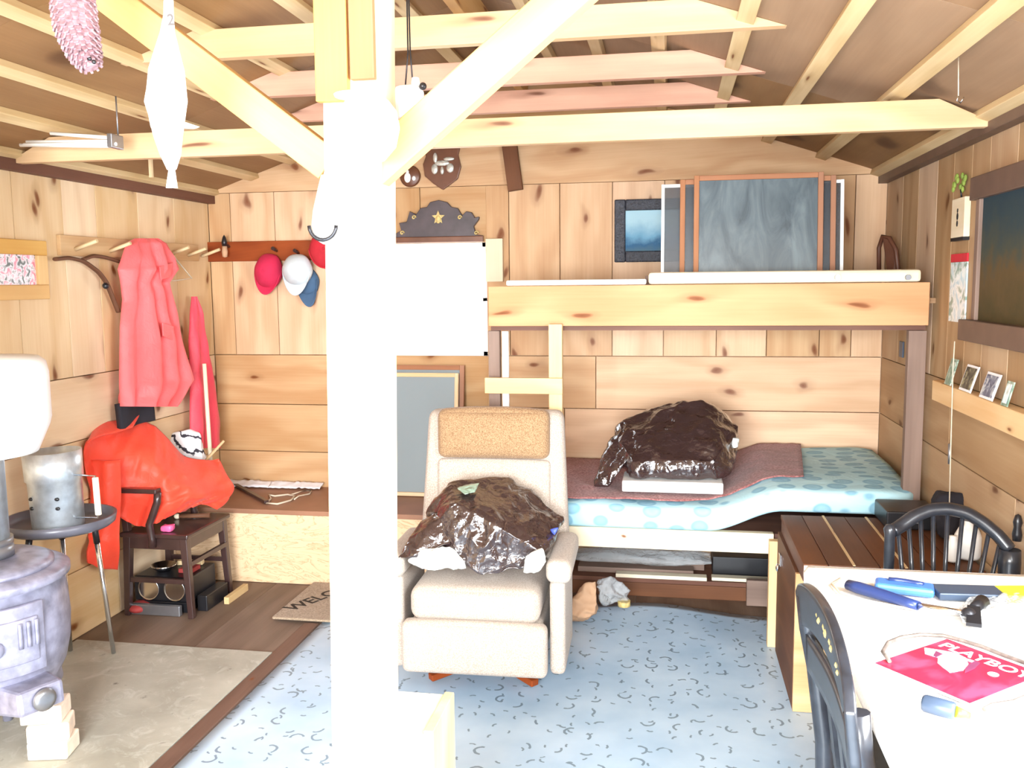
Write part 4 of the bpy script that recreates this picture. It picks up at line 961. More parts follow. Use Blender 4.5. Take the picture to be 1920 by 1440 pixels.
# radio under the chair
a, b = S(232, 1130, y=3.66), S(345, 1080, y=3.66)
rx0, rx1, rz0, rz1 = -2.44, -2.16, 0.052, 0.17
rd = thing('portable_radio', 'black portable radio with round speakers under the armchair', 'radio', ((rx0+rx1)/2, 3.76, rz0))
MB().box(rx0, rx1, 3.66, 3.90, rz0, rz1).build('case', M['black'], rd, bevel=0.008)
for x in (rx0+0.075, rx1-0.075):
    MB().lathe([(0.05, 0), (0.054, 0.004), (0.05, 0.006), (0.047, 0.003)], (x, 3.6595, (rz0+rz1)/2), (0, -1, 0)).build('speaker_ring', M['chrome'], rd)
for i, (dx, lab, mt_) in enumerate((((-2.45, -2.19, 3.615, 3.64, 0.002, 0.05), 'grey folded board lying in front of the radio', M['steel']),)):
    tag(MB().box(*dx).build('grey_board', mt_, bevel=0.003), lab, 'board')
tag(MB().box(-2.42, -2.17, 3.665, 3.92, 0.002, 0.05).build('low_crate', M['black'], bevel=0.003), 'flat black case under the portable radio', 'case')
tag(MB().box(-2.07, -2.045, 3.80, 4.0, 0.001, 0.035).build('wood_scrap', M['batten'], bevel=0.002), 'pale wood offcut on the floor by the armchair leg', 'wood scrap')
c = Vector((-2.34, 3.75, rz1+0.001))
tag(MB().lathe([(0.03, 0), (0.055, 0.02), (0.058, 0.03), (0.054, 0.03), (0.03, 0.006), (0, 0.006)], c, n=24).build('metal_dish', M['chrome']), 'small shiny dish on top of the radio', 'dish')
tag(MB().box(-2.25, -2.18, 3.72, 3.80, rz1+0.001, rz1+0.022).build('red_tin', M['redtin'], bevel=0.004), 'dark red tin on top of the radio', 'tin')
tag(MB().bar((-2.32, 3.84, rz1+0.012), (-2.2, 3.86, rz1+0.012), 0.03, 0.02).build('wood_block', M['batten'], bevel=0.002), 'small pale wood block behind the dish on the radio', 'wood block')
tag(MB().box(-2.15, -2.10, 3.70, 3.90, 0.001, 0.075).build('black_case', M['black'], bevel=0.004), 'narrow black case beside the radio under the armchair', 'case')
c = S(172, 1132, z=0.02)
tag(MB().ball((max(c.x, XL+0.09), 3.66, 0.026), 0.05, 0.07, 0.025).build('red_slipper', M['redtin']), 'dark red slipper on the floor left of the armchair', 'slipper')

# ------------------------------------------------------------------ stove corner
SX, SY = -2.185, 2.46
zb = 0.185
sv = thing('wood_stove', 'squat grey cast iron wood stove on brick piers', 'stove', (SX, SY, zb))
Rr = 0.255
MB().lathe([(0.0, 0), (Rr*0.80, 0), (Rr*0.86, 0.02), (Rr*0.84, 0.05), (Rr*0.92, 0.09), (Rr*0.98, 0.16), (Rr, 0.24), (Rr*0.98, 0.33), (Rr*0.95, 0.375), (Rr*1.03, 0.385), (Rr*1.03, 0.405), (Rr*0.99, 0.412), (Rr*0.9, 0.42), (0.0, 0.425)], (SX, SY, zb), n=48).build('body', M['iron'], sv)
MB().lathe([(Rr*0.85, 0.0), (Rr*0.85, 0.014), (Rr*0.78, 0.022), (Rr*0.5, 0.027), (Rr*0.48, 0.024), (0, 0.026)], (SX, SY, zb+0.418), n=48).build('lid', M['iron'], sv)
def curved(a0, a1, z0, z1, r, th, n=10):
    mb = MB()
    def fn(u, v):
        a = a0+(a1-a0)*u; zz_ = z0+(z1-z0)*v
        return (SX+r*math.cos(a), SY+r*math.sin(a), zz_)
    return mb.sheet(fn, n, 6, th)
curved(-1.0, -0.2, zb+0.13, zb+0.35, Rr+0.016, 0.018).build('door', M['iron'], sv, bevel=0.004)
curved(-0.9, -0.3, zb+0.17, zb+0.31, Rr+0.024, 0.010).build('door_panel', M['iron'], sv, bevel=0.004)
for k in range(3): curved(-0.53+k*0.09, -0.49+k*0.09, zb+0.22, zb+0.30, Rr+0.031, 0.008, 3).build('door_rib', M['iron'], sv)
MB().ball((SX+(Rr+0.03)*math.cos(-0.75), SY+(Rr+0.03)*math.sin(-0.75), zb+0.235), 0.022, 0.022, 0.024).build('door_knob', M['iron'], sv)
for a in (-1.5, -1.9): curved(a-0.05, a+0.05, zb+0.06, zb+0.37, Rr+0.012, 0.014, 4).build('rib', M['iron'], sv)
ad = -0.42; dv = Vector((math.cos(ad), math.sin(ad), 0)); sdv = Vector((-dv.y, dv.x, 0)); c = Vector((SX, SY, zb+0.055))+dv*(Rr*0.80)
MB().bar(c, c+dv*0.13+Vector((0, 0, 0.012)), 0.17, 0.09, w1=0.14, h1=0.075).build('ash_door', M['iron'], sv, bevel=0.012)
c2 = c+dv*0.135+Vector((0, 0, 0.012)); MB().lathe([(0.035, 0), (0.035, 0.012), (0.02, 0.018), (0, 0.018)], c2, dv, 20).build('draft_knob', M['steel'], sv)
bq = S(108, 1385, z=0.03)
for k in range(3):
    ang = 0.35+(-0.12, 0.1, -0.02)[k]; d2 = Vector((math.cos(ang), math.sin(ang), 0)); px = Vector((-1.945+(-0.02, -0.005, 0.0)[2-k], 2.44, 0.009+k*0.0585+0.029))
    o = MB().bar(px-d2*0.062, px+d2*0.062, 0.1, 0.057)
    tag(o.build('fire_brick', M['brick'], bevel=0.006), 'pale fire brick under the stove front, ' + ('bottom', 'middle', 'top')[k] + ' of its pile', 'brick', 'fire bricks under the stove')
for k in range(3):
    a_ = 2.0+k*1.3; px = Vector((SX+0.17*math.cos(a_), SY+0.17*math.sin(a_), 0.0)); MB().cyl((px.x, px.y, 0.009), (px.x, px.y, zb+0.005), 0.016, 0.024, 12).build('leg', M['iron'], sv)
# flue pipe and white drum
FX, FY = -2.195, 2.50
fl = thing('flue_pipe', 'grey stove pipe rising from the iron stove', 'pipe', (FX, FY, zb+0.445))
MB().lathe([(0.075, 0), (0.075, 1.43)], (FX, FY, zb+0.4455), n=32).build('pipe', M['zinc'], fl)
MB().lathe([(0.085, 0), (0.085, 0.03), (0.077, 0.035), (0.085, 0.04), (0.085, 0.06)], (FX, FY, zb+0.4455), n=32).build('collar', M['steel'], fl)
c = S(-25, 890, y=2.5); zd0 = S(60, 864, y=2.42).z; zd1 = S(60, 672, y=2.42).z
dr = thing('heat_drum', 'white rounded drum fitted round the stove pipe', 'drum', (FX, FY, zd0))
RD = 0.222
MB().lathe([(0.0765, 0), (RD*0.80, 0.0), (RD*0.84, 0.02), (RD*0.97, 0.085), (RD, 0.11), (RD, zd1-zd0-0.06), (RD*0.97, zd1-zd0-0.025), (RD*0.88, zd1-zd0-0.008), (0.0765, zd1-zd0)], (FX, FY, zd0), n=40).build('shell', M['white'], dr)
MB().tube([(FX+0.02, FY-0.11, zd1-0.008), (FX+0.07, FY-0.11, zd1+0.002), (FX+0.09, FY-0.10, zd1+0.025)], 0.006, 8).build('wire_handle', M['steel'], dr)

# tripod grill with chimney starter
tc = S(113, 982, x=-2.285); GX, GY, GZ = tc.x, tc.y, tc.z
GR = 0.195
gr = thing('tripod_grill', 'round dark tripod grill tray behind the iron stove', 'grill', (GX, GY, 0.01))
MB().lathe([(0.0, -0.012), (GR*0.92, -0.012), (GR, 0.0), (GR+0.006, 0.03), (GR-0.004, 0.03), (GR-0.008, 0.004), (GR*0.9, -0.004), (0, -0.004)], (GX, GY, GZ), n=48).build('tray', M['trayiron'], gr)
for a_, fr in ((0.15, 0.24), (2.2, 0.24), (4.35, 0.24)):
    t_ = Vector((GX+0.12*math.cos(a_), GY+0.12*math.sin(a_), GZ-0.012))
    if a_ == 0.15: t_ = Vector((GX+0.10, GY+0.06, GZ-0.012)); b_ = S(213, 1224, z=0.012)
    else: b_ = Vector((GX+fr*math.cos(a_), GY+fr*math.sin(a_), 0.012)); b_.x = max(b_.x, XL+0.02)
    l = MB().cyl(b_, b_.lerp(t_, 0.86), 0.009, 0.010, 12).build('leg', M['chrome'], gr)
    MB().cyl(b_.lerp(t_, 0.86), t_, 0.012, 0.012, 12).build('leg_socket', M['black'], l)
CSx, CSy = GX-0.02, GY-0.03
cz0, cz1 = GZ-0.003, S(105, 845, y=CSy).z
rc = (S(150, 900, y=CSy).x-S(60, 900, y=CSy).x)/2
cx_ = (S(150, 900, y=CSy).x+S(60, 900, y=CSy).x)/2
csn = thing('chimney_starter', 'galvanised charcoal chimney starter standing on the grill tray', 'chimney starter', (cx_, CSy, cz0))
tilt = Vector((-0.03, 0, 1)).normalized()
MB().lathe([(rc*0.88, 0), (rc*0.9, 0.01), (rc*0.93, (cz1-cz0)*0.62), (rc*1.0, (cz1-cz0)*0.64), (rc*1.02, cz1-cz0), (rc*0.98, cz1-cz0), (rc*0.86, (cz1-cz0)*0.62), (rc*0.84, 0.01), (0, 0.008)], (cx_, CSy, cz0), tilt, 36).build('cylinder', M['zinc'], csn)
for k, (hh, aa) in enumerate(((0.09, -0.9), (0.09, -2.0), (0.125, -0.9), (0.125, -2.0))):
    p = Vector((cx_+rc*0.93*math.cos(aa)-0.03*hh, CSy+rc*0.93*math.sin(aa), cz0+hh)); MB().ball(p, 0.010, 0.006, 0.007, 8, 6).build('vent_hole', M['black'], csn)
hx = rc+0.085
MB().tube([(cx_+rc*0.93, CSy-0.02, cz1-0.085), (cx_+hx, CSy-0.03, cz1-0.085), (cx_+hx, CSy-0.03, cz0+0.05), (cx_+rc*0.9, CSy-0.02, cz0+0.045)], 0.004, 6).build('handle_wire', M['chrome'], csn)
MB().bar((cx_+hx, CSy-0.03, cz1-0.09), (cx_+hx+0.004, CSy-0.03, cz0+0.06), 0.02, 0.014, up=(0, 1, 0)).build('grip', M['whitewood'], csn, bevel=0.003)

# ------------------------------------------------------------------ recliner
RA = 0.03
rc0 = Vector((-0.685, 3.27, 0)); ra, rb = math.cos(RA), math.sin(RA)
def RP(x, y, z): return Vector((rc0.x+x*ra-y*rb, rc0.y+x*rb+y*ra, z))
def pad(x0, x1, y0, y1, z0, z1, r=0.03, lean=0.0, puff=0.0, taper=0.0):
    """upholstered block with rounded edges in the recliner's own axes"""
    mb = MB(); n = 10; cx, cy, cz = (x0+x1)/2, (y0+y1)/2, (z0+z1)/2; hx_, hy, hz = (x1-x0)/2, (y1-y0)/2, (z1-z0)/2
    for ax in range(3):
        for sg_ in (-1, 1):
            def fn(u, v, ax=ax, sg_=sg_):
                p = [0, 0, 0]; p[ax] = sg_; p[(ax+1) % 3] = 2*u-1; p[(ax+2) % 3] = (2*v-1)*sg_
                q = [p[0]*hx_, p[1]*hy, p[2]*hz]; h = (hx_, hy, hz); i_ = [max(-h[k]+r, min(h[k]-r, q[k])) for k in range(3)]
                d = Vector([q[k]-i_[k] for k in range(3)])
                if d.length > 1e-6: d = d.normalized()*r
                o = [i_[k]+d[k] for k in range(3)]
                o[1] -= puff*(1-p[0]**2)*(1-p[2]**2)*(1 if p[1] < 0 else 0); o[2] += puff*0.6*(1-p[0]**2)*(1-p[1]**2)*(1 if p[2] > 0 else 0)
                o[0] *= 1-taper*(p[2]+1)/2
                z = cz+o[2]; return RP(cx+o[0], cy+o[1]+lean*(z-z0), z)
            def warp(t):   # denser near the edges
                return t
            N_ = 14; P = []
            ks = [0, 0.012, 0.03, 0.06, 0.1, 0.18, 0.3, 0.42, 0.58, 0.7, 0.82, 0.9, 0.94, 0.97, 0.988, 1]
            mb.sheet(lambda u, v: fn(ks[int(round(u*15))], ks[int(round(v*15))]), 16, 16)
    return mb
def weld(o):
    bm = bmesh.new(); bm.from_mesh(o.data); bmesh.ops.remove_doubles(bm, verts=bm.verts[:], dist=0.0004); bmesh.ops.recalc_face_normals(bm, faces=bm.faces[:]); bm.to_mesh(o.data); bm.free(); return o
rl = thing('recliner', 'beige tweed recliner armchair in front of the bunk', 'recliner', rc0)
weld(pad(-0.262, 0.262, -0.31, -0.24, 0.115, 0.305, 0.025, puff=0.012).build('footrest_panel', M['tweed'], rl))
weld(pad(-0.235, 0.235, -0.285, 0.16, 0.30, 0.425, 0.04, puff=0.015).build('seat_cushion', M['tweed'], rl))
weld(pad(-0.24, 0.24, -0.235, 0.2, 0.13, 0.298, 0.02).build('seat_base', M['tweed'], rl))
for sgn in (-1, 1):
    weld(pad(min(sgn*0.266, sgn*0.322), max(sgn*0.266, sgn*0.322), -0.25, 0.10, 0.11, 0.455, 0.02).build('arm_panel', M['tweed'], rl))
    weld(pad(min(sgn*0.255, sgn*0.345), max(sgn*0.255, sgn*0.345), -0.275, 0.13, 0.45, 0.535, 0.03).build('arm_pad', M['tweed'], rl))
weld(pad(-0.305, 0.305, 0.14, 0.235, 0.40, 0.99, 0.035, lean=0.14, taper=0.10).build('backrest', M['tweed'], rl))
weld(pad(-0.225, 0.225, 0.155, 0.235, 0.805, 1.0, 0.032, lean=0.04, puff=0.02).build('headrest', M['headrest'], rl))
weld(pad(-0.228, 0.228, 0.128, 0.17, 0.43, 0.80, 0.02, lean=0.12, puff=0.006).build('back_cushion', M['tweed'], rl))
mbb = MB().cyl(RP(0, 0.02, 0.04), RP(0, 0.02, 0.13), 0.05, n=20); mbb.build('pedestal', M['steel'], rl)
for sgn in (-1, 1):
    MB().bar(RP(sgn*0.02, 0.02, 0.045), RP(sgn*0.20, -0.13, 0.022), 0.035, 0.025).build('base_foot', M['redboard'], rl, bevel=0.004)
    MB().bar(RP(sgn*0.02, 0.02, 0.045), RP(sgn*0.20, 0.2, 0.022), 0.035, 0.025).build('base_foot', M['redboard'], rl, bevel=0.004)
# garbage bag on the seat
zq = 0.447
gb = thing('garbage_bag', 'shiny dark brown garbage bag heaped on the recliner seat', 'garbage bag', RP(-0.05, -0.05, zq))
hp = [S(855, 942, y=3.06), S(940, 990, y=3.02), S(1018, 1036, y=3.04), S(845, 908, y=3.22), S(900, 902, y=3.3), S(960, 898, y=3.34), S(1056, 968, y=3.28), S(1030, 1012, y=3.12), S(1012, 1070, y=3.05), S(905, 1082, y=3.0), S(848, 1040, y=3.02), S(800, 962, y=3.16), S(800, 1010, y=3.08), S(1000, 940, y=3.36), S(840, 930, y=3.36)]
for p in hp: p.z = max(p.z, zq+0.004)
MB().hull(hp, 5, 0.012, 6.5, 11.0, 0.07, 1.03, (1.3, 1, 0.7)).build('bag_body', M['garbage'], gb)
hp = [S(800, 965, y=3.14), S(845, 960, y=3.08), S(760, 1018, y=3.02), S(750, 1046, y=3.0), S(775, 1048, y=2.99), S(850, 1020, y=3.02), S(805, 1000, y=3.16), S(765, 1035, y=3.06)]
MB().hull(hp, 4, 0.007, 11, 12.0, 0.2, 1.12).build('bag_flap', M['garbage'], gb)
hp = [S(850, 915, y=3.14), S(905, 903, y=3.2), S(872, 930, y=3.1), S(895, 925, y=3.12), S(870, 908, y=3.24)]
MB().hull(hp, 3, 0.003, 20, 13.0, 0.25).build('green_label', M['bluegreenplastic'], gb)
hp = [S(1030, 992, y=3.13), S(1048, 988, y=3.13), S(1040, 1004, y=3.12), S(1035, 1000, y=3.2), S(1045, 995, y=3.2)]
MB().hull(hp, 2, 0.002, 20, 14.0, 0.2).build('blue_tag', M['sky_blue'], gb)
hp = [S(762, 1052, y=2.99), S(800, 1022, y=3.0), S(850, 1018, y=3.0), S(892, 1070, y=2.97), S(800, 1068, y=2.97), S(780, 1050, y=3.12), S(860, 1050, y=3.12), S(770, 1062, y=2.97)]
for p in hp: p.z = max(p.z, zq+0.002)
tag(MB().hull(hp, 4, 0.006, 16, 15.0, 0.3).build('white_bag', M['whiteplastic']), 'white plastic bag under the left side of the recliner garbage bag', 'bag')
hp = [S(985, 1040, y=3.0), S(1020, 1018, y=3.02), S(1026, 1055, y=3.01), S(1010, 1076, y=2.98), S(978, 1078, y=2.97), S(1018, 1050, y=3.12), S(985, 1070, y=3.12)]
for p in hp: p.z = max(p.z, zq+0.002)
tag(MB().hull(hp, 4, 0.005, 16, 16.0, 0.3).build('white_bag', M['whiteplastic']), 'white plastic bag under the right side of the recliner garbage bag', 'bag')

# ------------------------------------------------------------------ chest
KX0, KX1, KY0, KY1 = 0.432, 0.985, 3.10, 3.63
kz = 0.50
kc = thing('wooden_chest', 'wooden storage chest with brown slatted lid by the bunk', 'chest', ((KX0+KX1)/2, (KY0+KY1)/2, 0))
k_ = MB(); k_.box(KX0, KX0+0.018, KY0+0.018, KY1, 0.0035, kz); k_.box(KX1-0.018, KX1, KY0+0.018, KY1, 0.0035, kz); k_.box(KX0+0.018, KX1-0.018, KY1-0.018, KY1, 0.0035, kz)
k_.build('side_panels', M['brownwood'], kc, bevel=0.002)
MB().box(KX0, KX1, KY0, KY0+0.0175, 0.0035, kz).build('front_panel', M['pine_low'], kc, bevel=0.002)
MB().box(KX0+0.02, KX1-0.02, KY0+0.02, KY1-0.02, 0.004, 0.02).build('bottom_board', M['plywood'], kc)
ld = MB(); n_s = 7; la, lb = KX0+0.008, KX1+0.02
for i in range(n_s):
    x0 = la+(lb-la)*i/n_s; x1 = la+(lb-la)*(i+1)/n_s
    ld.add([(x0+0.0012, KY0-0.10, 0.548), (x1-0.0012, KY0-0.10, 0.548), (x1-0.0012, KY1-0.005, 0.552), (x0+0.0012, KY1-0.005, 0.552), (x0+0.0012, KY0-0.10, 0.566), (x1-0.0012, KY0-0.10, 0.566), (x1-0.0012, KY1-0.005, 0.570), (x0+0.0012, KY1-0.005, 0.570)],
           [(0, 1, 2, 3), (4, 5, 6, 7), (0, 1, 5, 4), (1, 2, 6, 5), (2, 3, 7, 6), (3, 0, 4, 7)], [(p, 0.05*i+q, 0) for p, q in ((0, 0), (0, .05), (.6, .05), (.6, 0))*2])
ld.build('lid', M['brownwood'], kc, bevel=0.002)
for i in (2, 4): 
    xs_ = la+(lb-la)*i/n_s; MB().bar((xs_, KY0-0.1, 0.5675), (xs_, KY1-0.006, 0.5715), 0.008, 0.003).build('lid_bead', M['batten'], kc)
lf = MB(); lf.box(la+0.004, la+0.03, KY0-0.08, KY1-0.01, kz+0.001, 0.547); lf.build('lid_batten', M['plate'], kc); MB().box(lb-0.06, lb-0.04, KY0+0.0, KY1-0.01, kz+0.001, 0.547).build('lid_batten', M['plate'], kc)
c = S(1463, 1055, x=KX0-0.004)
MB().box(KX0-0.008, KX0-0.0005, c.y-0.02, c.y+0.02, c.z-0.01, c.z+0.035).ball((KX0-0.014, c.y, c.z-0.02), 0.008, 0.012, 0.016).build('latch', M['chrome'], kc, bevel=0.001)
# things on the chest
zl = 0.572
c = S(1790, 1005, y=3.35)
hp = [(c.x+0.09*math.cos(a)*(1 if k == 1 else 0.8), 3.36+0.06*math.sin(a), zl+0.004+(0, 0.09, 0.165)[k]*1) for k in range(3) for a in [2*PI*i/7 for i in range(7)]]
tag(MB().hull(hp, 4, 0.008, 10, 21.0, 0.35).build('black_bag', M['blackcloth']), 'black rounded bag on the chest behind the spindle chair', 'bag')
c = S(1815, 1060, y=3.12)
jg = thing('white_jug', 'white plastic jug on the chest seen through the chair spindles', 'jug', (c.x, 3.13, zl))
MB().lathe([(0.0, 0), (0.038, 0), (0.042, 0.01), (0.042, 0.075), (0.03, 0.1), (0.014, 0.11), (0.014, 0.125), (0, 0.125)], (c.x, 3.13, zl+0.001), n=24).build('body', M['white'], jg)
MB().cyl((c.x, 3.13, zl+0.1265), (c.x, 3.13, zl+0.14), 0.016).build('cap', M['steel'], jg)
c = S(1781, 1065, y=3.10)
tag(MB().lathe([(0.0, 0), (0.018, 0), (0.02, 0.006), (0.02, 0.06), (0.012, 0.075), (0.012, 0.085), (0, 0.086)], (c.x, 3.08, zl+0.001), n=20).build('white_bottle', M['white']), 'small white bottle left of the jug on the chest', 'bottle')
# dark boxes behind, by the wall
a = S(1735, 945, y=3.75)
tb_ = thing('tool_box', 'dark tool box on the back of the chest below the bunk corner', 'box', (0.895, 3.55, 0.572))

# ------------------------------------------------------------------ spindle-back chair
WY = 2.70
def W(px, py): return S(px, py, y=WY)
wc = thing('spindle_chair', 'black captain chair with curved spindle back beyond the table', 'chair', (W(1785, 1000).x, WY-0.12, 0))
zs2 = 0.44
top = [W(*p) for p in ((1672, 996), (1690, 990), (1720, 972), (1750, 962), (1785, 960), (1820, 967), (1850, 985), (1875, 1006), (1893, 1030))]
nn = []
for i in range(len(top)-1):
    for k in range(5): nn.append(top[i].lerp(top[i+1], k/5))
nn.append(top[-1])
for _ in range(2): nn = [nn[0]]+[(nn[i-1]+2*nn[i]+nn[i+1])/4 for i in range(1, len(nn)-1)]+[nn[-1]]
for i, p in enumerate(nn): p.y += 0.04*math.sin(PI*i/(len(nn)-1))
rail = MB(); rail.tube(nn, 0.022, 10, flat=0.85); rail.build('bow_rail', M['chairblue'], wc)
c0 = W(1668, 992); c1 = W(1893, 1030)
MB().lathe([(0.015, 0), (0.015, c0.z-zs2-0.02), (0.018, c0.z-zs2), (0.012, c0.z-zs2+0.012), (0, c0.z-zs2+0.016)], (c0.x, WY-0.005, zs2+0.001), n=16).build('arm_post', M['chairblue'], wc)
MB().lathe([(0.02, 0), (0.026, 0.12), (0.03, 0.25), (0.028, c1.z-zs2)], (min(c1.x, XR-0.05), WY-0.005, zs2+0.001), n=16).build('arm_post', M['chairblue'], wc)
for k in range(9):
    t = (k+1)/10; p = nn[int(t*(len(nn)-1))]; q = Vector((c0.x+(c1.x-c0.x)*(0.14+0.72*t), WY+0.02, zs2))
    MB().cyl(q, p-Vector((0, 0, 0.012)), 0.0065, 0.0065, 8).build('spindle', M['chairblue'], wc)
sxm, sx0, sx1 = (c0.x+c1.x)/2, c0.x-0.02, min(c1.x+0.02, XR-0.01)
MB().prism([(sx0, WY+0.05, zs2-0.03), (sx1, WY+0.05, zs2-0.03), (sx1, WY-0.3, zs2-0.03), (sx0, WY-0.3, zs2-0.03)], (0, 0, 0.03)).build('seat', M['chairblue'], wc, bevel=0.01)
for x in (sx0+0.04, sx1-0.04):
    for y in (WY+0.01, WY-0.26): MB().cyl((x, y, 0.004), (x, y, zs2-0.03), 0.014, 0.019, 12).build('leg', M['chairblue'], wc)
c = W(1908, 985)
tag(MB().lathe([(0, 0), (0.012, 0.0), (0.014, 0.02), (0.010, 0.04), (0.013, 0.055), (0.008, 0.075), (0, 0.08)], (XR-0.02, S(1908, 985, x=XR-0.02).y, S(1908, 1015, x=XR-0.02).z), n=14).build('turned_ornament', M['black']), 'small black turned ornament on the right wall beside the spindle chair', 'ornament')

# ------------------------------------------------------------------ table
TZ = 0.75
tx0, tx1, ty0, ty1 = 0.364, XR-0.012, 0.95, 2.385
tt = thing('dining_table', 'table under a white cloth at the right', 'table', ((tx0+tx1)/2, (ty0+ty1)/2, 0))
MB().box(tx0, tx1, ty0, ty1, TZ-0.03, TZ-0.004).build('table_top', M['frame'], tt, bevel=0.003)
for x in (tx0+0.12, tx1-0.05):
    for y in (ty0+0.05, ty1-0.06): MB().box(x-0.02, x+0.02, y-0.02, y+0.02, 0.0035, TZ-0.031).build('leg', M['whitewood'], tt)
tcl = []
def tcloth(u, v):
    s_ = 0.05*1.0; L = tx1-tx0
    y = ty0-0.01+(ty1-ty0+0.02)*v; d = u*(L+0.03)-0.03
    r = 0.012
    if d < 0: x, z = tx0-0.012, TZ-r+d*0.5
    else: x, z = tx0+d-0.006*(d < 0.01), TZ
    return (x, y, z)
mbc = MB().sheet(tcloth, 60, 70, 0.002)
def back(u, v):
    x = tx0-0.01+(tx1-tx0)*u; return (x, ty1+0.012+0.004*math.sin(x*30)*v, TZ-0.11*v)
mbc.sheet(back, 40, 8, 0.002)
tag(mbc.build('tablecloth', M['cloth']), 'white cloth covering the table at the right', 'tablecloth')
zt_ = TZ+0.0025
# saw
def T(px, py, h=0.0): return S(px, py, z=zt_+h)
sw = thing('hand_saw', 'sheathed hand saw with pale blue handle at the table edge', 'saw', T(1760, 1105))
a, b, c_ = T(1640, 1095, 0.012), T(1752, 1108, 0.012), T(1876, 1112, 0.012); e_ = T(1960, 1112, 0.012)
up_ = Vector((0, 0, 1))
MB().bar(a+Vector((0, 0.0, 0)), b, 0.06, 0.022).build('handle', M['bluehandle'], sw, bevel=0.008)
pp = [a.lerp(b, t)+Vector((0, 0.012*math.sin(PI*t*1.2), 0.0125)) for t in (0.25, 0.4, 0.55, 0.7, 0.82)]
MB().tube(pp, 0.006, 8).build('grip_hole', M['navyplastic'], sw)
MB().bar(b+Vector((0.001, 0, -0.002)), c_+Vector((0, 0, -0.002)), 0.07, 0.018).build('sheath', M['slate'], sw, bevel=0.003)
MB().bar(c_+Vector((0.001, 0, -0.002)), e_+Vector((0, 0, -0.002)), 0.07, 0.018).build('sheath_end', M['yellow'], sw, bevel=0.003)
# hammer
hm = thing('claw_hammer', 'claw hammer with navy grip lying before the saw', 'hammer', T(1720, 1140))
a, b, c_ = T(1590, 1096, 0.016), T(1722, 1136, 0.016), T(1816, 1152, 0.016)
MB().tube([a, a.lerp(b, 0.15), a.lerp(b, 0.5), a.lerp(b, 0.85), b], 0.016, 12, r_of=lambda t: 0.95+0.15*math.sin(t*5), flat=0.8).build('grip', M['navyplastic'], hm)
MB().cyl(b, c_, 0.008, 0.008, 12).build('shaft', M['chrome'], hm)
d0 = T(1842, 1128, 0.018); d1 = T(1826, 1172, 0.012)
hd = MB(); hd.cyl(c_.lerp(d0, 0.35), d0, 0.012, 0.016, 14); hd.bar(c_.lerp(d0, 0.35), d1, 0.026, 0.02, w1=0.03, h1=0.008); hd.ball(c_, 0.016, 0.016, 0.015); hd.build('head', M['toolblack'], hm)
# magazine
mc = [T(1646, 1247, 0.004), T(1768, 1197, 0.004), T(1945, 1262, 0.004), T(1832, 1322, 0.004)]
cen = sum(mc, Vector())/4; ux = (mc[2]-mc[1]).normalized(); uy = Vector((-ux.y, ux.x, 0))
w_ = ((mc[2]-mc[1]).length+(mc[3]-mc[0]).length)/2; h_ = (mc[1]-mc[0]).length
mg = thing('magazine', 'red magazine lying on the white tablecloth', 'magazine', (cen.x, cen.y, zt_))
def MP(x, y, z=0): return Vector((cen.x, cen.y, zt_))+ux*x*w_/2+uy*y*h_/2+Vector((0, 0, z))
MB().prism([MP(-1.02, -1.02, 0.0005), MP(1.02, -1.02, 0.0005), MP(1.02, 1.02, 0.0005), MP(-1.02, 1.02, 0.0005)], (0, 0, 0.004)).build('pages', M['paper'], mg)
MB().prism([MP(-1, -1, 0.0046), MP(1, -1, 0.0046), MP(1, 1, 0.0046), MP(-1, 1, 0.0046)], (0, 0, 0.0008)).build('cover', M['magred'], mg)
zc_ = 0.0056
MB().text('PLAYBOY', h_*0.19, MP(0.04, 0.68, zc_), ux, uy, 0.0003).build('title_lettering', M['paper'], mg)
fig = MB(); fig.prism([MP(x, y, zc_) for x, y in ((-0.95, 0.28), (-0.72, 0.42), (-0.45, 0.55), (-0.2, 0.5), (0.0, 0.3), (0.12, 0.0), (0.05, -0.28), (-0.15, -0.2), (-0.35, -0.1), (-0.5, 0.1), (-0.75, 0.05))], (0, 0, 0.0006)); fig.build('cover_shape', M['magpale'], mg)
MB().prism([MP(x, y, zc_+0.0008) for x, y in ((-0.02, 0.52), (0.1, 0.5), (0.2, 0.2), (0.22, -0.1), (0.12, 0.05), (0.02, 0.3))], (0, 0, 0.0004)).build('cover_shape_dark', M['magdark'], mg)
MB().prism([MP(x, y, zc_+0.0008) for x, y in ((-0.72, 0.32), (-0.55, 0.3), (-0.52, 0.08), (-0.6, 0.1))], (0, 0, 0.0004)).build('cover_shape_dark', M['magdark'], mg)
ov = [MP(0.52+0.1*math.cos(a), 0.28+0.09*math.sin(a), zc_) for a in [2*PI*k/16 for k in range(16)]]
MB().prism(ov, (0, 0, 0.0005)).build('cover_badge', M['paper'], mg)
ov = [MP(-0.05+0.15*math.cos(a), 0.46+0.05*math.sin(a), zc_) for a in [2*PI*k/16 for k in range(16)]]
MB().prism(ov, (0, 0, 0.0005)).build('cover_badge', M['magpale'], mg)
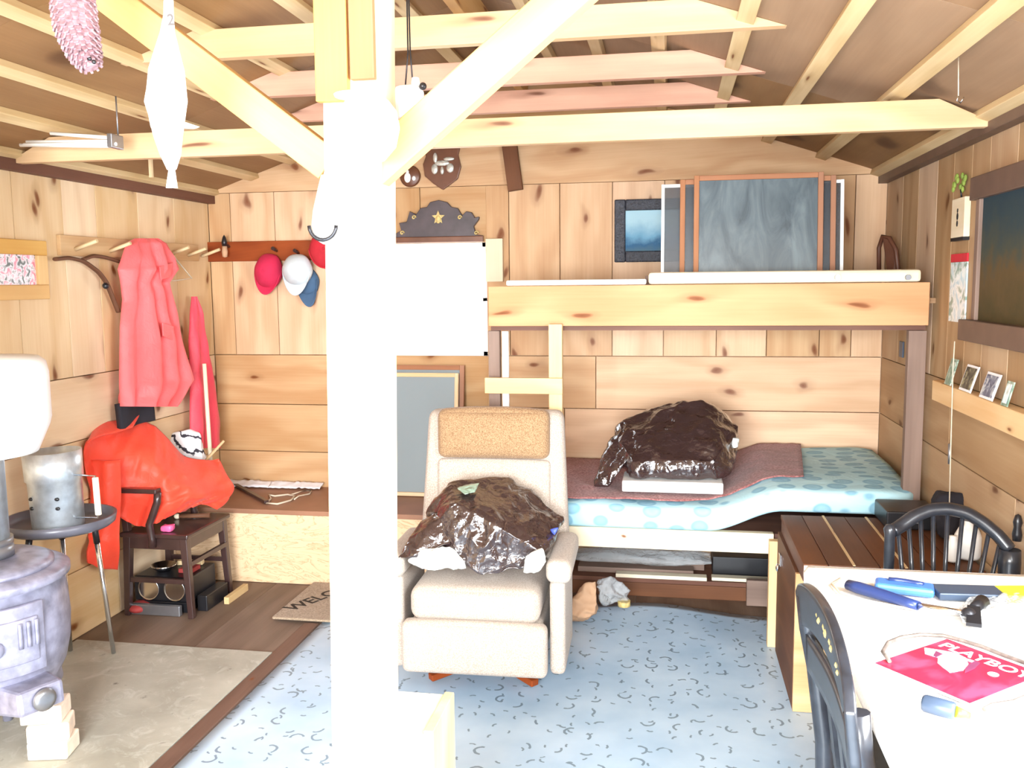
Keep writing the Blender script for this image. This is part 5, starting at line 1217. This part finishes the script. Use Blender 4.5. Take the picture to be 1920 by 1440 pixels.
# beaded cord loop
lp = []
cl = [(1668, 1240), (1655, 1222), (1665, 1205), (1690, 1195), (1725, 1190), (1770, 1192), (1800, 1200), (1840, 1212), (1880, 1228), (1930, 1246), (1960, 1270), (1940, 1300), (1900, 1316), (1860, 1322), (1845, 1330)]
for p in cl: lp.append(T(p[0], p[1], 0.010))
tag(MB().tube(lp, 0.0042, 6).build('beaded_cord', M['beads']), 'thin beaded cord looping round the red magazine', 'cord')
lp = [T(p[0], p[1], 0.004) for p in ((1575, 1085), (1560, 1095), (1575, 1112), (1620, 1125), (1680, 1137), (1740, 1146), (1800, 1152), (1815, 1156))]
tag(MB().tube(lp, 0.003, 6).build('thin_wire', M['rope']), 'thin pale wire lying along the hammer on the table', 'wire')
# screwdriver
sdv_ = thing('stubby_screwdriver', 'stubby screwdriver with blue grip and yellow collar on the table', 'screwdriver', T(1760, 1335))
a, b = T(1730, 1317, 0.016), T(1792, 1334, 0.016)
MB().tube([a, a.lerp(b, 0.08), a.lerp(b, 0.5), a.lerp(b, 0.92), b], 0.0155, 14, r_of=lambda t: 0.8+0.2*math.sin(PI*t)**0.4).build('grip', M['slate'], sdv_)
MB().cyl(b, T(1818, 1342, 0.010), 0.010, 0.006, 12).build('collar', M['yellow'], sdv_)
# crumpled plastic on the table
a = T(1860, 1150)
pc = [[T(1845, 1118), T(1890, 1118), T(1960, 1122)], [T(1800, 1150), T(1870, 1150), T(1960, 1155)], [T(1805, 1178), T(1880, 1190), T(1960, 1205)]]
sg4 = spline_grid(pc)
tag(MB().sheet(lambda u, v: sg4(u, v)+Vector((0, 0, 0.012+0.022*abs(noise.noise(Vector((u*7, v*5, 2))))*math.sin(PI*min(1, v*1.05)))), 50, 30, 0.001).build('plastic_wrap', M['clearbag']), 'crumpled clear plastic wrap on the table behind the red magazine', 'plastic wrap')

# near chair at the table
NX = 0.337
def Q(px, py, x=NX): return S(px, py, x=x)
nc = thing('dining_chair', 'black painted chair with stencilled back tucked against the table', 'chair', (NX+0.12, 1.77, 0))
tpr = [Q(1512, 1085), Q(1530, 1070), Q(1555, 1112), Q(1578, 1160), Q(1598, 1210)]
ya, yb = 2.08, 1.475
za_ = lambda y: 0.792+0.062*max(0.0, math.sin(PI*(y-yb)/(ya-yb)))**0.45
def crest(u, v):
    y = ya+(yb-ya)*u; e = math.sin(PI*u)**0.6
    return (NX-0.03+0.014*math.sin(PI*u)+0.012*v, y, za_(y)-0.10*v)
weld(MB().sheet(crest, 30, 8, 0.02).build('crest_rail', M['chairblue'], nc, bevel=0.004))
for y, w_2 in ((ya-0.02, 0.036), (yb+0.02, 0.036)):
    MB().tube([(NX+0.03, y, 0.004), (NX+0.03, y, 0.25), (NX+0.024, y, 0.44), (NX-0.0, y, 0.62), (NX-0.018, y, 0.71), (NX-0.026, y, 0.785)], 0.022, 10, flat=0.8).build('back_post', M['chairblue'], nc)
def slat(u, v):
    y = ya-0.03+(yb-ya+0.06)*u; return (NX-0.014+0.012*math.sin(PI*u)+0.006*v, y, 0.70-0.085*v+0.012*math.sin(PI*u))
MB().sheet(slat, 24, 6, 0.014).build('back_slat', M['chairblue'], nc)
for t in (0.3, 0.5, 0.7):
    y = ya+(yb-ya)*t; MB().bar((NX+0.026, y, 0.46), (NX+0.004, y, 0.625), 0.014, 0.045, up=(0, 1, 0)).build('back_stick', M['chairblue'], nc)
# stencil
for t, r_ in ((0.25, 0.02), (0.4, 0.025), (0.52, 0.03), (0.64, 0.022)):
    p = Vector(crest(1-t, 0.5)); 
    for k in range(3): MB().ball((p.x-0.009, p.y+0.014*(k-1), p.z+0.008*((k+1) % 2)), 0.0145, r_*0.45, r_*0.5, 10, 6).build('stencil_leaf', M['gold'], nc)
MB().prism([(NX+0.03, ya, 0.435), (NX+0.03, yb, 0.435), (NX+0.36, yb-0.02, 0.435), (NX+0.36, ya+0.02, 0.435)], (0, 0, 0.03)).build('seat', M['chairblue'], nc, bevel=0.008)
for y in (ya-0.03, yb+0.03):
    MB().cyl((NX+0.34, y, 0.004), (NX+0.33, y, 0.434), 0.014, 0.019, 12).build('leg', M['chairblue'], nc)
    MB().cyl((NX+0.02, y, 0.2), (NX+0.335, y, 0.2), 0.009, 0.009, 8).build('stretcher', M['chairblue'], nc)

# ------------------------------------------------------------------ right wall
XI = XR-0.02
l0, l1 = S(1748, 712, x=XR-0.05), S(1918, 758, x=XR-0.05)
zl_ = 1.122
sf = tag(MB().box(XR-0.05, XR-0.001, 2.0, l0.y, zl_-0.075, zl_).build('wall_ledge', M['frame'], bevel=0.004), 'pale pine ledge board along the right wall', 'ledge')
def card(p, hh, ww, lean, mat, fm, label, nm, y=None):
    c = S(*p, x=XR-0.03); y = c.y
    t = thing(nm, label, 'photograph', (XR-0.04, y, zl_))
    A = Vector((XR-0.045, y, zl_+0.001)); up = Vector((lean, 0, 1)).normalized(); sd_ = Vector((0, -1, 0)); nrm = Vector((-1, 0, lean)).normalized()
    MB().prism([A-sd_*ww/2, A+sd_*ww/2, A+sd_*ww/2+up*hh, A-sd_*ww/2+up*hh], nrm*-0.004).build('border', fm, t)
    m = 0.008; A2 = A+up*m; MB().prism([A2-sd_*(ww/2-m)+nrm*0.0006, A2+sd_*(ww/2-m)+nrm*0.0006, A2+sd_*(ww/2-m)+up*(hh-2*m)+nrm*0.0006, A2-sd_*(ww/2-m)+up*(hh-2*m)+nrm*0.0006], nrm*0.001).build('print', mat, t)
card((1785, 695), 0.095, 0.07, 0.25, M['photo_d'], M['photo_d'], 'greenish card on the ledge, leftmost of the cards', 'ledge_card')
card((1818, 700), 0.09, 0.115, 0.3, M['photo_a'], M['paper'], 'white bordered dark photograph leaning on the ledge', 'ledge_photograph')
card((1858, 715), 0.085, 0.115, 0.3, M['photo_b'], M['paper'], 'white bordered bluish photograph leaning on the ledge', 'ledge_photograph')
card((1893, 730), 0.075, 0.05, 0.25, M['cal'], M['photo_d'], 'green card with white patches at the right end of the ledge cards', 'ledge_card')
# window casing with painted panel
wY1 = S(1822, 400, x=XR-0.03).y; hz = S(1840, 372, x=XR-0.03).z; sz = S(1840, 602, x=XR-0.03).z
wn = MB().box(XR-0.022, XR-0.001, 1.9, wY1-0.05, sz, hz); struct(wn.build('window_2', M['murk'], loc=(XR-0.02, wY1-0.4, sz)))
cs = MB(); cs.box(XR-0.04, XR-0.001, 1.85, wY1, hz, hz+0.075); struct(cs.build('trim_5', M['casing'], bevel=0.003))
cs = MB(); cs.box(XR-0.055, XR-0.001, 1.85, wY1+0.01, sz-0.07, sz); struct(cs.build('trim_6', M['casing'], bevel=0.003))
cs = MB(); cs.box(XR-0.034, XR-0.001, wY1-0.085, wY1-0.05, sz, hz); struct(cs.build('trim_7', M['greypost'], bevel=0.003))
# thermometer card with sprig
a, b = S(1795, 446, x=XR-0.01), S(1815, 368, x=XR-0.01)
y0, y1 = S(1815, 400, x=XR-0.01).y, S(1791, 400, x=XR-0.01).y
tm = thing('bud_vase', 'white narrow wall vase with green sprig and dark emblem', 'wall vase', (XR-0.01, (y0+y1)/2, a.z))
MB().box(XR-0.022, XR-0.001, y0, y1, a.z, b.z).build('vase_body', M['whitewood'], tm, bevel=0.002)
MB().box(XR-0.023, XR-0.001, y0+0.003, y1-0.003, a.z-0.012, a.z-0.0005).build('vase_base', M['black'], tm)
ym = (y0+y1)/2; zm_ = (a.z+b.z)/2
e = MB()
for dz, r_ in ((-0.02, 0.011), (0.005, 0.013), (0.025, 0.008)): e.ball((XR-0.0225, ym+0.002, zm_+dz), 0.002, r_*0.8, r_)
e.build('emblem', M['black'], tm)
MB().cyl((XR-0.012, ym, b.z), (XR-0.016, ym, b.z+0.03), 0.003, n=6).build('stem', M['black'], tm)
sp = MB()
for k in range(14):
    aa = k*2.4; c = Vector((XR-0.022+0.012*math.cos(aa*1.3), ym+0.026*math.sin(aa), b.z+0.03+0.05*((k*0.37) % 1)))
    sp.ball(c, 0.006, 0.011, 0.012, 8, 5)
sp.build('sprig', M['green'], tm)
# calendar strip
a, b = S(1795, 604, x=XR-0.006), S(1795, 476, x=XR-0.006); y0, y1 = S(1811, 540, x=XR-0.006).y, S(1781, 540, x=XR-0.006).y
cl_ = thing('wall_calendar', 'narrow bluish white strip calendar with a red head below the vase', 'calendar', (XR-0.004, (y0+y1)/2, a.z))
MB().box(XR-0.006, XR-0.001, y0, y1, a.z, b.z-0.03).build('sheet', M['cal'], cl_)
MB().box(XR-0.007, XR-0.001, y0, y1, b.z-0.029, b.z).build('header', M['red'], cl_)
# pull cord, hinge and hook
a, b = S(1787, 690, x=XR-0.06), S(1780, 950, x=XR-0.06)
pcd = thing('pull_cord', 'thin hanging cord with small toggle in front of the right wall', 'cord', b)
MB().tube([S(1790, 640, x=XR-0.06), a, S(1783, 830, x=XR-0.06), b], 0.0022, 6).build('string', M['rope'], pcd)
MB().cyl(S(1781, 832, x=XR-0.06), S(1780, 870, x=XR-0.06), 0.006, 0.005, 8).build('toggle', M['steel'], pcd)
c = S(1692, 655, x=XR-0.001)
tag(MB().box(XR-0.008, XR-0.001, c.y-0.03, c.y+0.03, c.z-0.035, c.z+0.035).build('wall_label', M['slate'], bevel=0.001), 'small dark label on the right wall under the upper bunk', 'label')
a, b = S(1800, 40, x=0.75), S(1797, 180, x=0.75)
hk = thing('ceiling_string', 'thin string with a hook hanging from the right roof slope', 'string', b)
tp = Vector((a.x, a.y, roof_z(a.x)-0.001))
MB().tube([tp, b], 0.0016, 6).build('string', M['rope'], hk)
MB().tube([b, b+Vector((-0.004, 0, -0.012)), b+Vector((0.006, 0, -0.018)), b+Vector((0.014, 0, -0.004))], 0.002, 6).build('hook', M['chrome'], hk)
# tool box wedged by the corner (parts of the thing made above)
MB().box(0.88, 0.91, 3.442, 3.4495, 0.60, 0.62).build('clasp', M['steel'], tb_)
MB().box(0.80, 0.99, 3.45, 3.655, 0.573, 0.64).build('box_body', M['toolblack'], tb_, bevel=0.006)

# ------------------------------------------------------------------ lamps on the post
c = S(690, 240, y=PY-0.09)
gl = thing('gas_lamp', 'white globe gas lamp with flat heat disc on the post', 'lamp', (c.x, PY-0.09, c.z-0.06))
MB().lathe([(0.0, -0.062), (0.03, -0.06), (0.052, -0.035), (0.06, 0.0), (0.055, 0.03), (0.04, 0.05), (0.024, 0.06), (0.02, 0.075)], c, n=32).build('globe', M['cream_glass'], gl)
d = S(670, 182, y=PY-0.09)
MB().cyl((d.x, PY-0.09, c.z+0.06), (d.x, PY-0.09, d.z), 0.006, n=10).build('stem', M['white'], gl)
MB().lathe([(0.0, 0), (0.042, 0.0), (0.044, 0.004), (0.02, 0.009), (0, 0.01)], (d.x, PY-0.09, d.z), n=32).build('heat_disc', M['white'], gl)
MB().bar((c.x-0.02, PY-0.0005, c.z+0.03), (c.x-0.02, PY-0.04, c.z+0.03), 0.02, 0.012).build('bracket', M['white'], gl)
c = S(616, 415, y=PY-0.03)
g2 = thing('glass_lamp', 'small clear glass lamp on the left face of the post', 'lamp', (c.x, PY-0.03, c.z-0.06))
MB().lathe([(0.012, 0.09), (0.02, 0.06), (0.03, 0.02), (0.034, -0.01), (0.028, -0.035), (0.012, -0.045), (0.0, -0.046)], c, n=28).build('glass_shade', M['cream_glass'], g2)
pts = [c+Vector((0.028*math.cos(a), -0.032, -0.01+0.028*math.sin(a))) for a in [PI+PI*k/12 for k in range(13)]]
MB().tube(pts, 0.004, 6).build('wire_guard', M['toolblack'], g2)
MB().tube([c+Vector((0, 0, 0.088)), c+Vector((0.01, 0.02, 0.14)), c+Vector((0.03, 0.028, 0.17))], 0.008, 8).build('gas_arm', M['white'], g2)
# white container hanging right of the post
a, b = S(738, 222, y=PY+0.12), S(785, 144, y=PY+0.12)
wj = thing('white_container', 'white plastic container hanging by wires right of the post', 'container', ((a.x+b.x)/2, PY+0.14, a.z))
MB().box(a.x, b.x, PY+0.12, PY+0.17, a.z, b.z-0.012).build('body', M['white'], wj, bevel=0.012)
MB().cyl((b.x-0.014, PY+0.145, b.z-0.013), (b.x-0.014, PY+0.145, b.z+0.004), 0.010, 0.008, 12).build('spout', M['white'], wj)
tp = roof_z((a.x+b.x)/2)-0.03
for dx in (0.35, 0.65): MB().tube([(a.x+(b.x-a.x)*dx, PY+0.145, b.z-0.013), (a.x+(b.x-a.x)*(0.3+dx*0.3), PY+0.16, b.z+0.06), ((a.x+b.x)/2, PY+0.15, tp)], 0.0018, 5).build('wire', M['toolblack'], wj)
c = S(786, 160, y=PY+0.12); MB().ball((b.x+0.006, PY+0.13, c.z), 0.008).build('tap', M['black'], wj)

# ------------------------------------------------------------------ hanging ornaments
OY = 1.55
def orn(name, label, axis, rad, mat, fins=None):
    pts = [S(*p, y=OY) for p in axis]; t = thing(name, label, 'ornament', pts[-1]); n = []
    rr = []
    for i in range(len(pts)-1):
        for k in range(8): n.append(pts[i].lerp(pts[i+1], k/8)); rr.append(rad[i]+(rad[i+1]-rad[i])*k/8)
    n.append(pts[-1]); rr.append(rad[-1]); return t, n, rr
# scaly one
t, n, rr = orn('hanging_fish', 'mauve scaly carved fish hanging head down at the upper left', ((135, -60), (136, 0), (142, 50), (156, 95), (172, 128)), (0.034, 0.036, 0.035, 0.027, 0.012), None)
MB().tube(n, 1, 20, r_of=lambda q: rr[min(len(rr)-1, int(round(q*(len(rr)-1))))]).build('body', M['orn_mauve'], t)
scl = MB()
for i in range(1, 26):
    f_ = i/27*(len(n)-1); j = int(f_); c = n[j].lerp(n[j+1], f_-j); r_ = rr[j]+(rr[j+1]-rr[j])*(f_-j); ax = (n[j+1]-n[j]).normalized(); u_ = ax.cross(Vector((0, 1, 0))).normalized(); v_ = ax.cross(u_)
    for k in range(10):
        aa = 2*PI*(k+0.5*(i % 2))/10; o = u_*math.cos(aa)+v_*math.sin(aa)
        scl.bar(c+o*(r_-0.002), c+o*(r_+0.004)+ax*0.011, r_*0.5, 0.003, up=o, w1=r_*0.25)
q = scl.build('scales', M['orn_mauve'], t); q['kind'] = 'stuff'
for p in ((168, 110), (176, 116)):
    c = S(*p, y=OY-0.016); MB().ball(c, 0.004).build('eye', M['black'], t)
MB().tube([n[0], Vector((n[0].x, n[0].y, roof_z(n[0].x)-0.001))], 0.002, 6).build('string', M['rope'], t)
# white fish
t, n, rr = orn('hanging_fish', 'white carved fish hanging tail down before the left brace', ((316, 0), (316, 30), (314, 60), (312, 130), (312, 190), (315, 250), (320, 290), (322, 318)), (0.009, 0.010, 0.014, 0.034, 0.040, 0.029, 0.020, 0.009), None)
MB().tube(n, 1, 20, r_of=lambda q: rr[min(len(rr)-1, int(round(q*(len(rr)-1))))], flat=0.6).build('body', M['carved'], t)
for sg_ in (-1, 1):
    p = [S(*q, y=OY) for q in ((320, 315), (320+sg_*4, 318), (320+sg_*9, 352), (320+sg_*2, 352))]; MB().prism(p, (0, 0.008, 0)).build('tail_fin', M['carved'], t)
p = [S(*q, y=OY) for q in ((296, 140), (276, 150), (269, 190), (277, 215), (282, 240), (290, 238), (294, 200))]; MB().prism(p, (0, 0.008, 0)).build('side_fin', M['carved'], t, bevel=0.002)
p = [S(*q, y=OY) for q in ((345, 228), (372, 237), (360, 241), (342, 240))]; MB().prism(p, (0, 0.008, 0)).build('side_fin', M['carved'], t, bevel=0.002)
c = S(320, 38, y=OY-0.014); MB().text('2', 0.028, c, (1, 0, 0), (0, 0, 1), 0.0).build('number_mark', M['mark'], t)
MB().tube([n[0], Vector((n[0].x, n[0].y, roof_z(n[0].x)-0.001))], 0.004, 6).build('string', M['white'], t)
# white rods held under the left roof slope
RY = 2.95
a0 = S(222, 265, y=RY)
rb_ = thing('rod_bundle', 'bundle of thin white rods clipped under the left roof slope', 'rods', (a0.x, RY, a0.z-0.03))
for k, (p, q) in enumerate((((38, 272), (216, 274)), ((50, 266), (216, 265)), ((95, 250), (214, 259)), ((45, 271), (218, 270)))):
    MB().cyl(S(*p, y=RY-0.01*k), S(*q, y=RY-0.01*k), 0.0065, n=8).build('rod', M['white'], rb_)
MB().box(a0.x-0.012, a0.x+0.008, RY-0.05, RY+0.02, S(220, 280, y=RY).z, S(220, 254, y=RY).z).build('clip', M['steel'], rb_, bevel=0.003)
MB().cyl((a0.x, RY, S(220, 254, y=RY).z), (a0.x, RY, roof_z(a0.x)-0.03), 0.003, n=6).build('hanger', M['steel'], rb_)
# small sticks on the left slope
yy = next(y for y in [2.6+0.02*k for k in range(100)] if S(282, 298, y=y).z > roof_z(S(282, 298, y=y).x)-0.004)
a, b = S(282, 298, y=yy), S(284, 333, y=yy)
tag(MB().bar(a, b, 0.014, 0.014, up=(0, 1, 0)).build('wood_peg', M['batten']), 'short pale peg hanging under the left roof slope behind the white fish', 'peg')
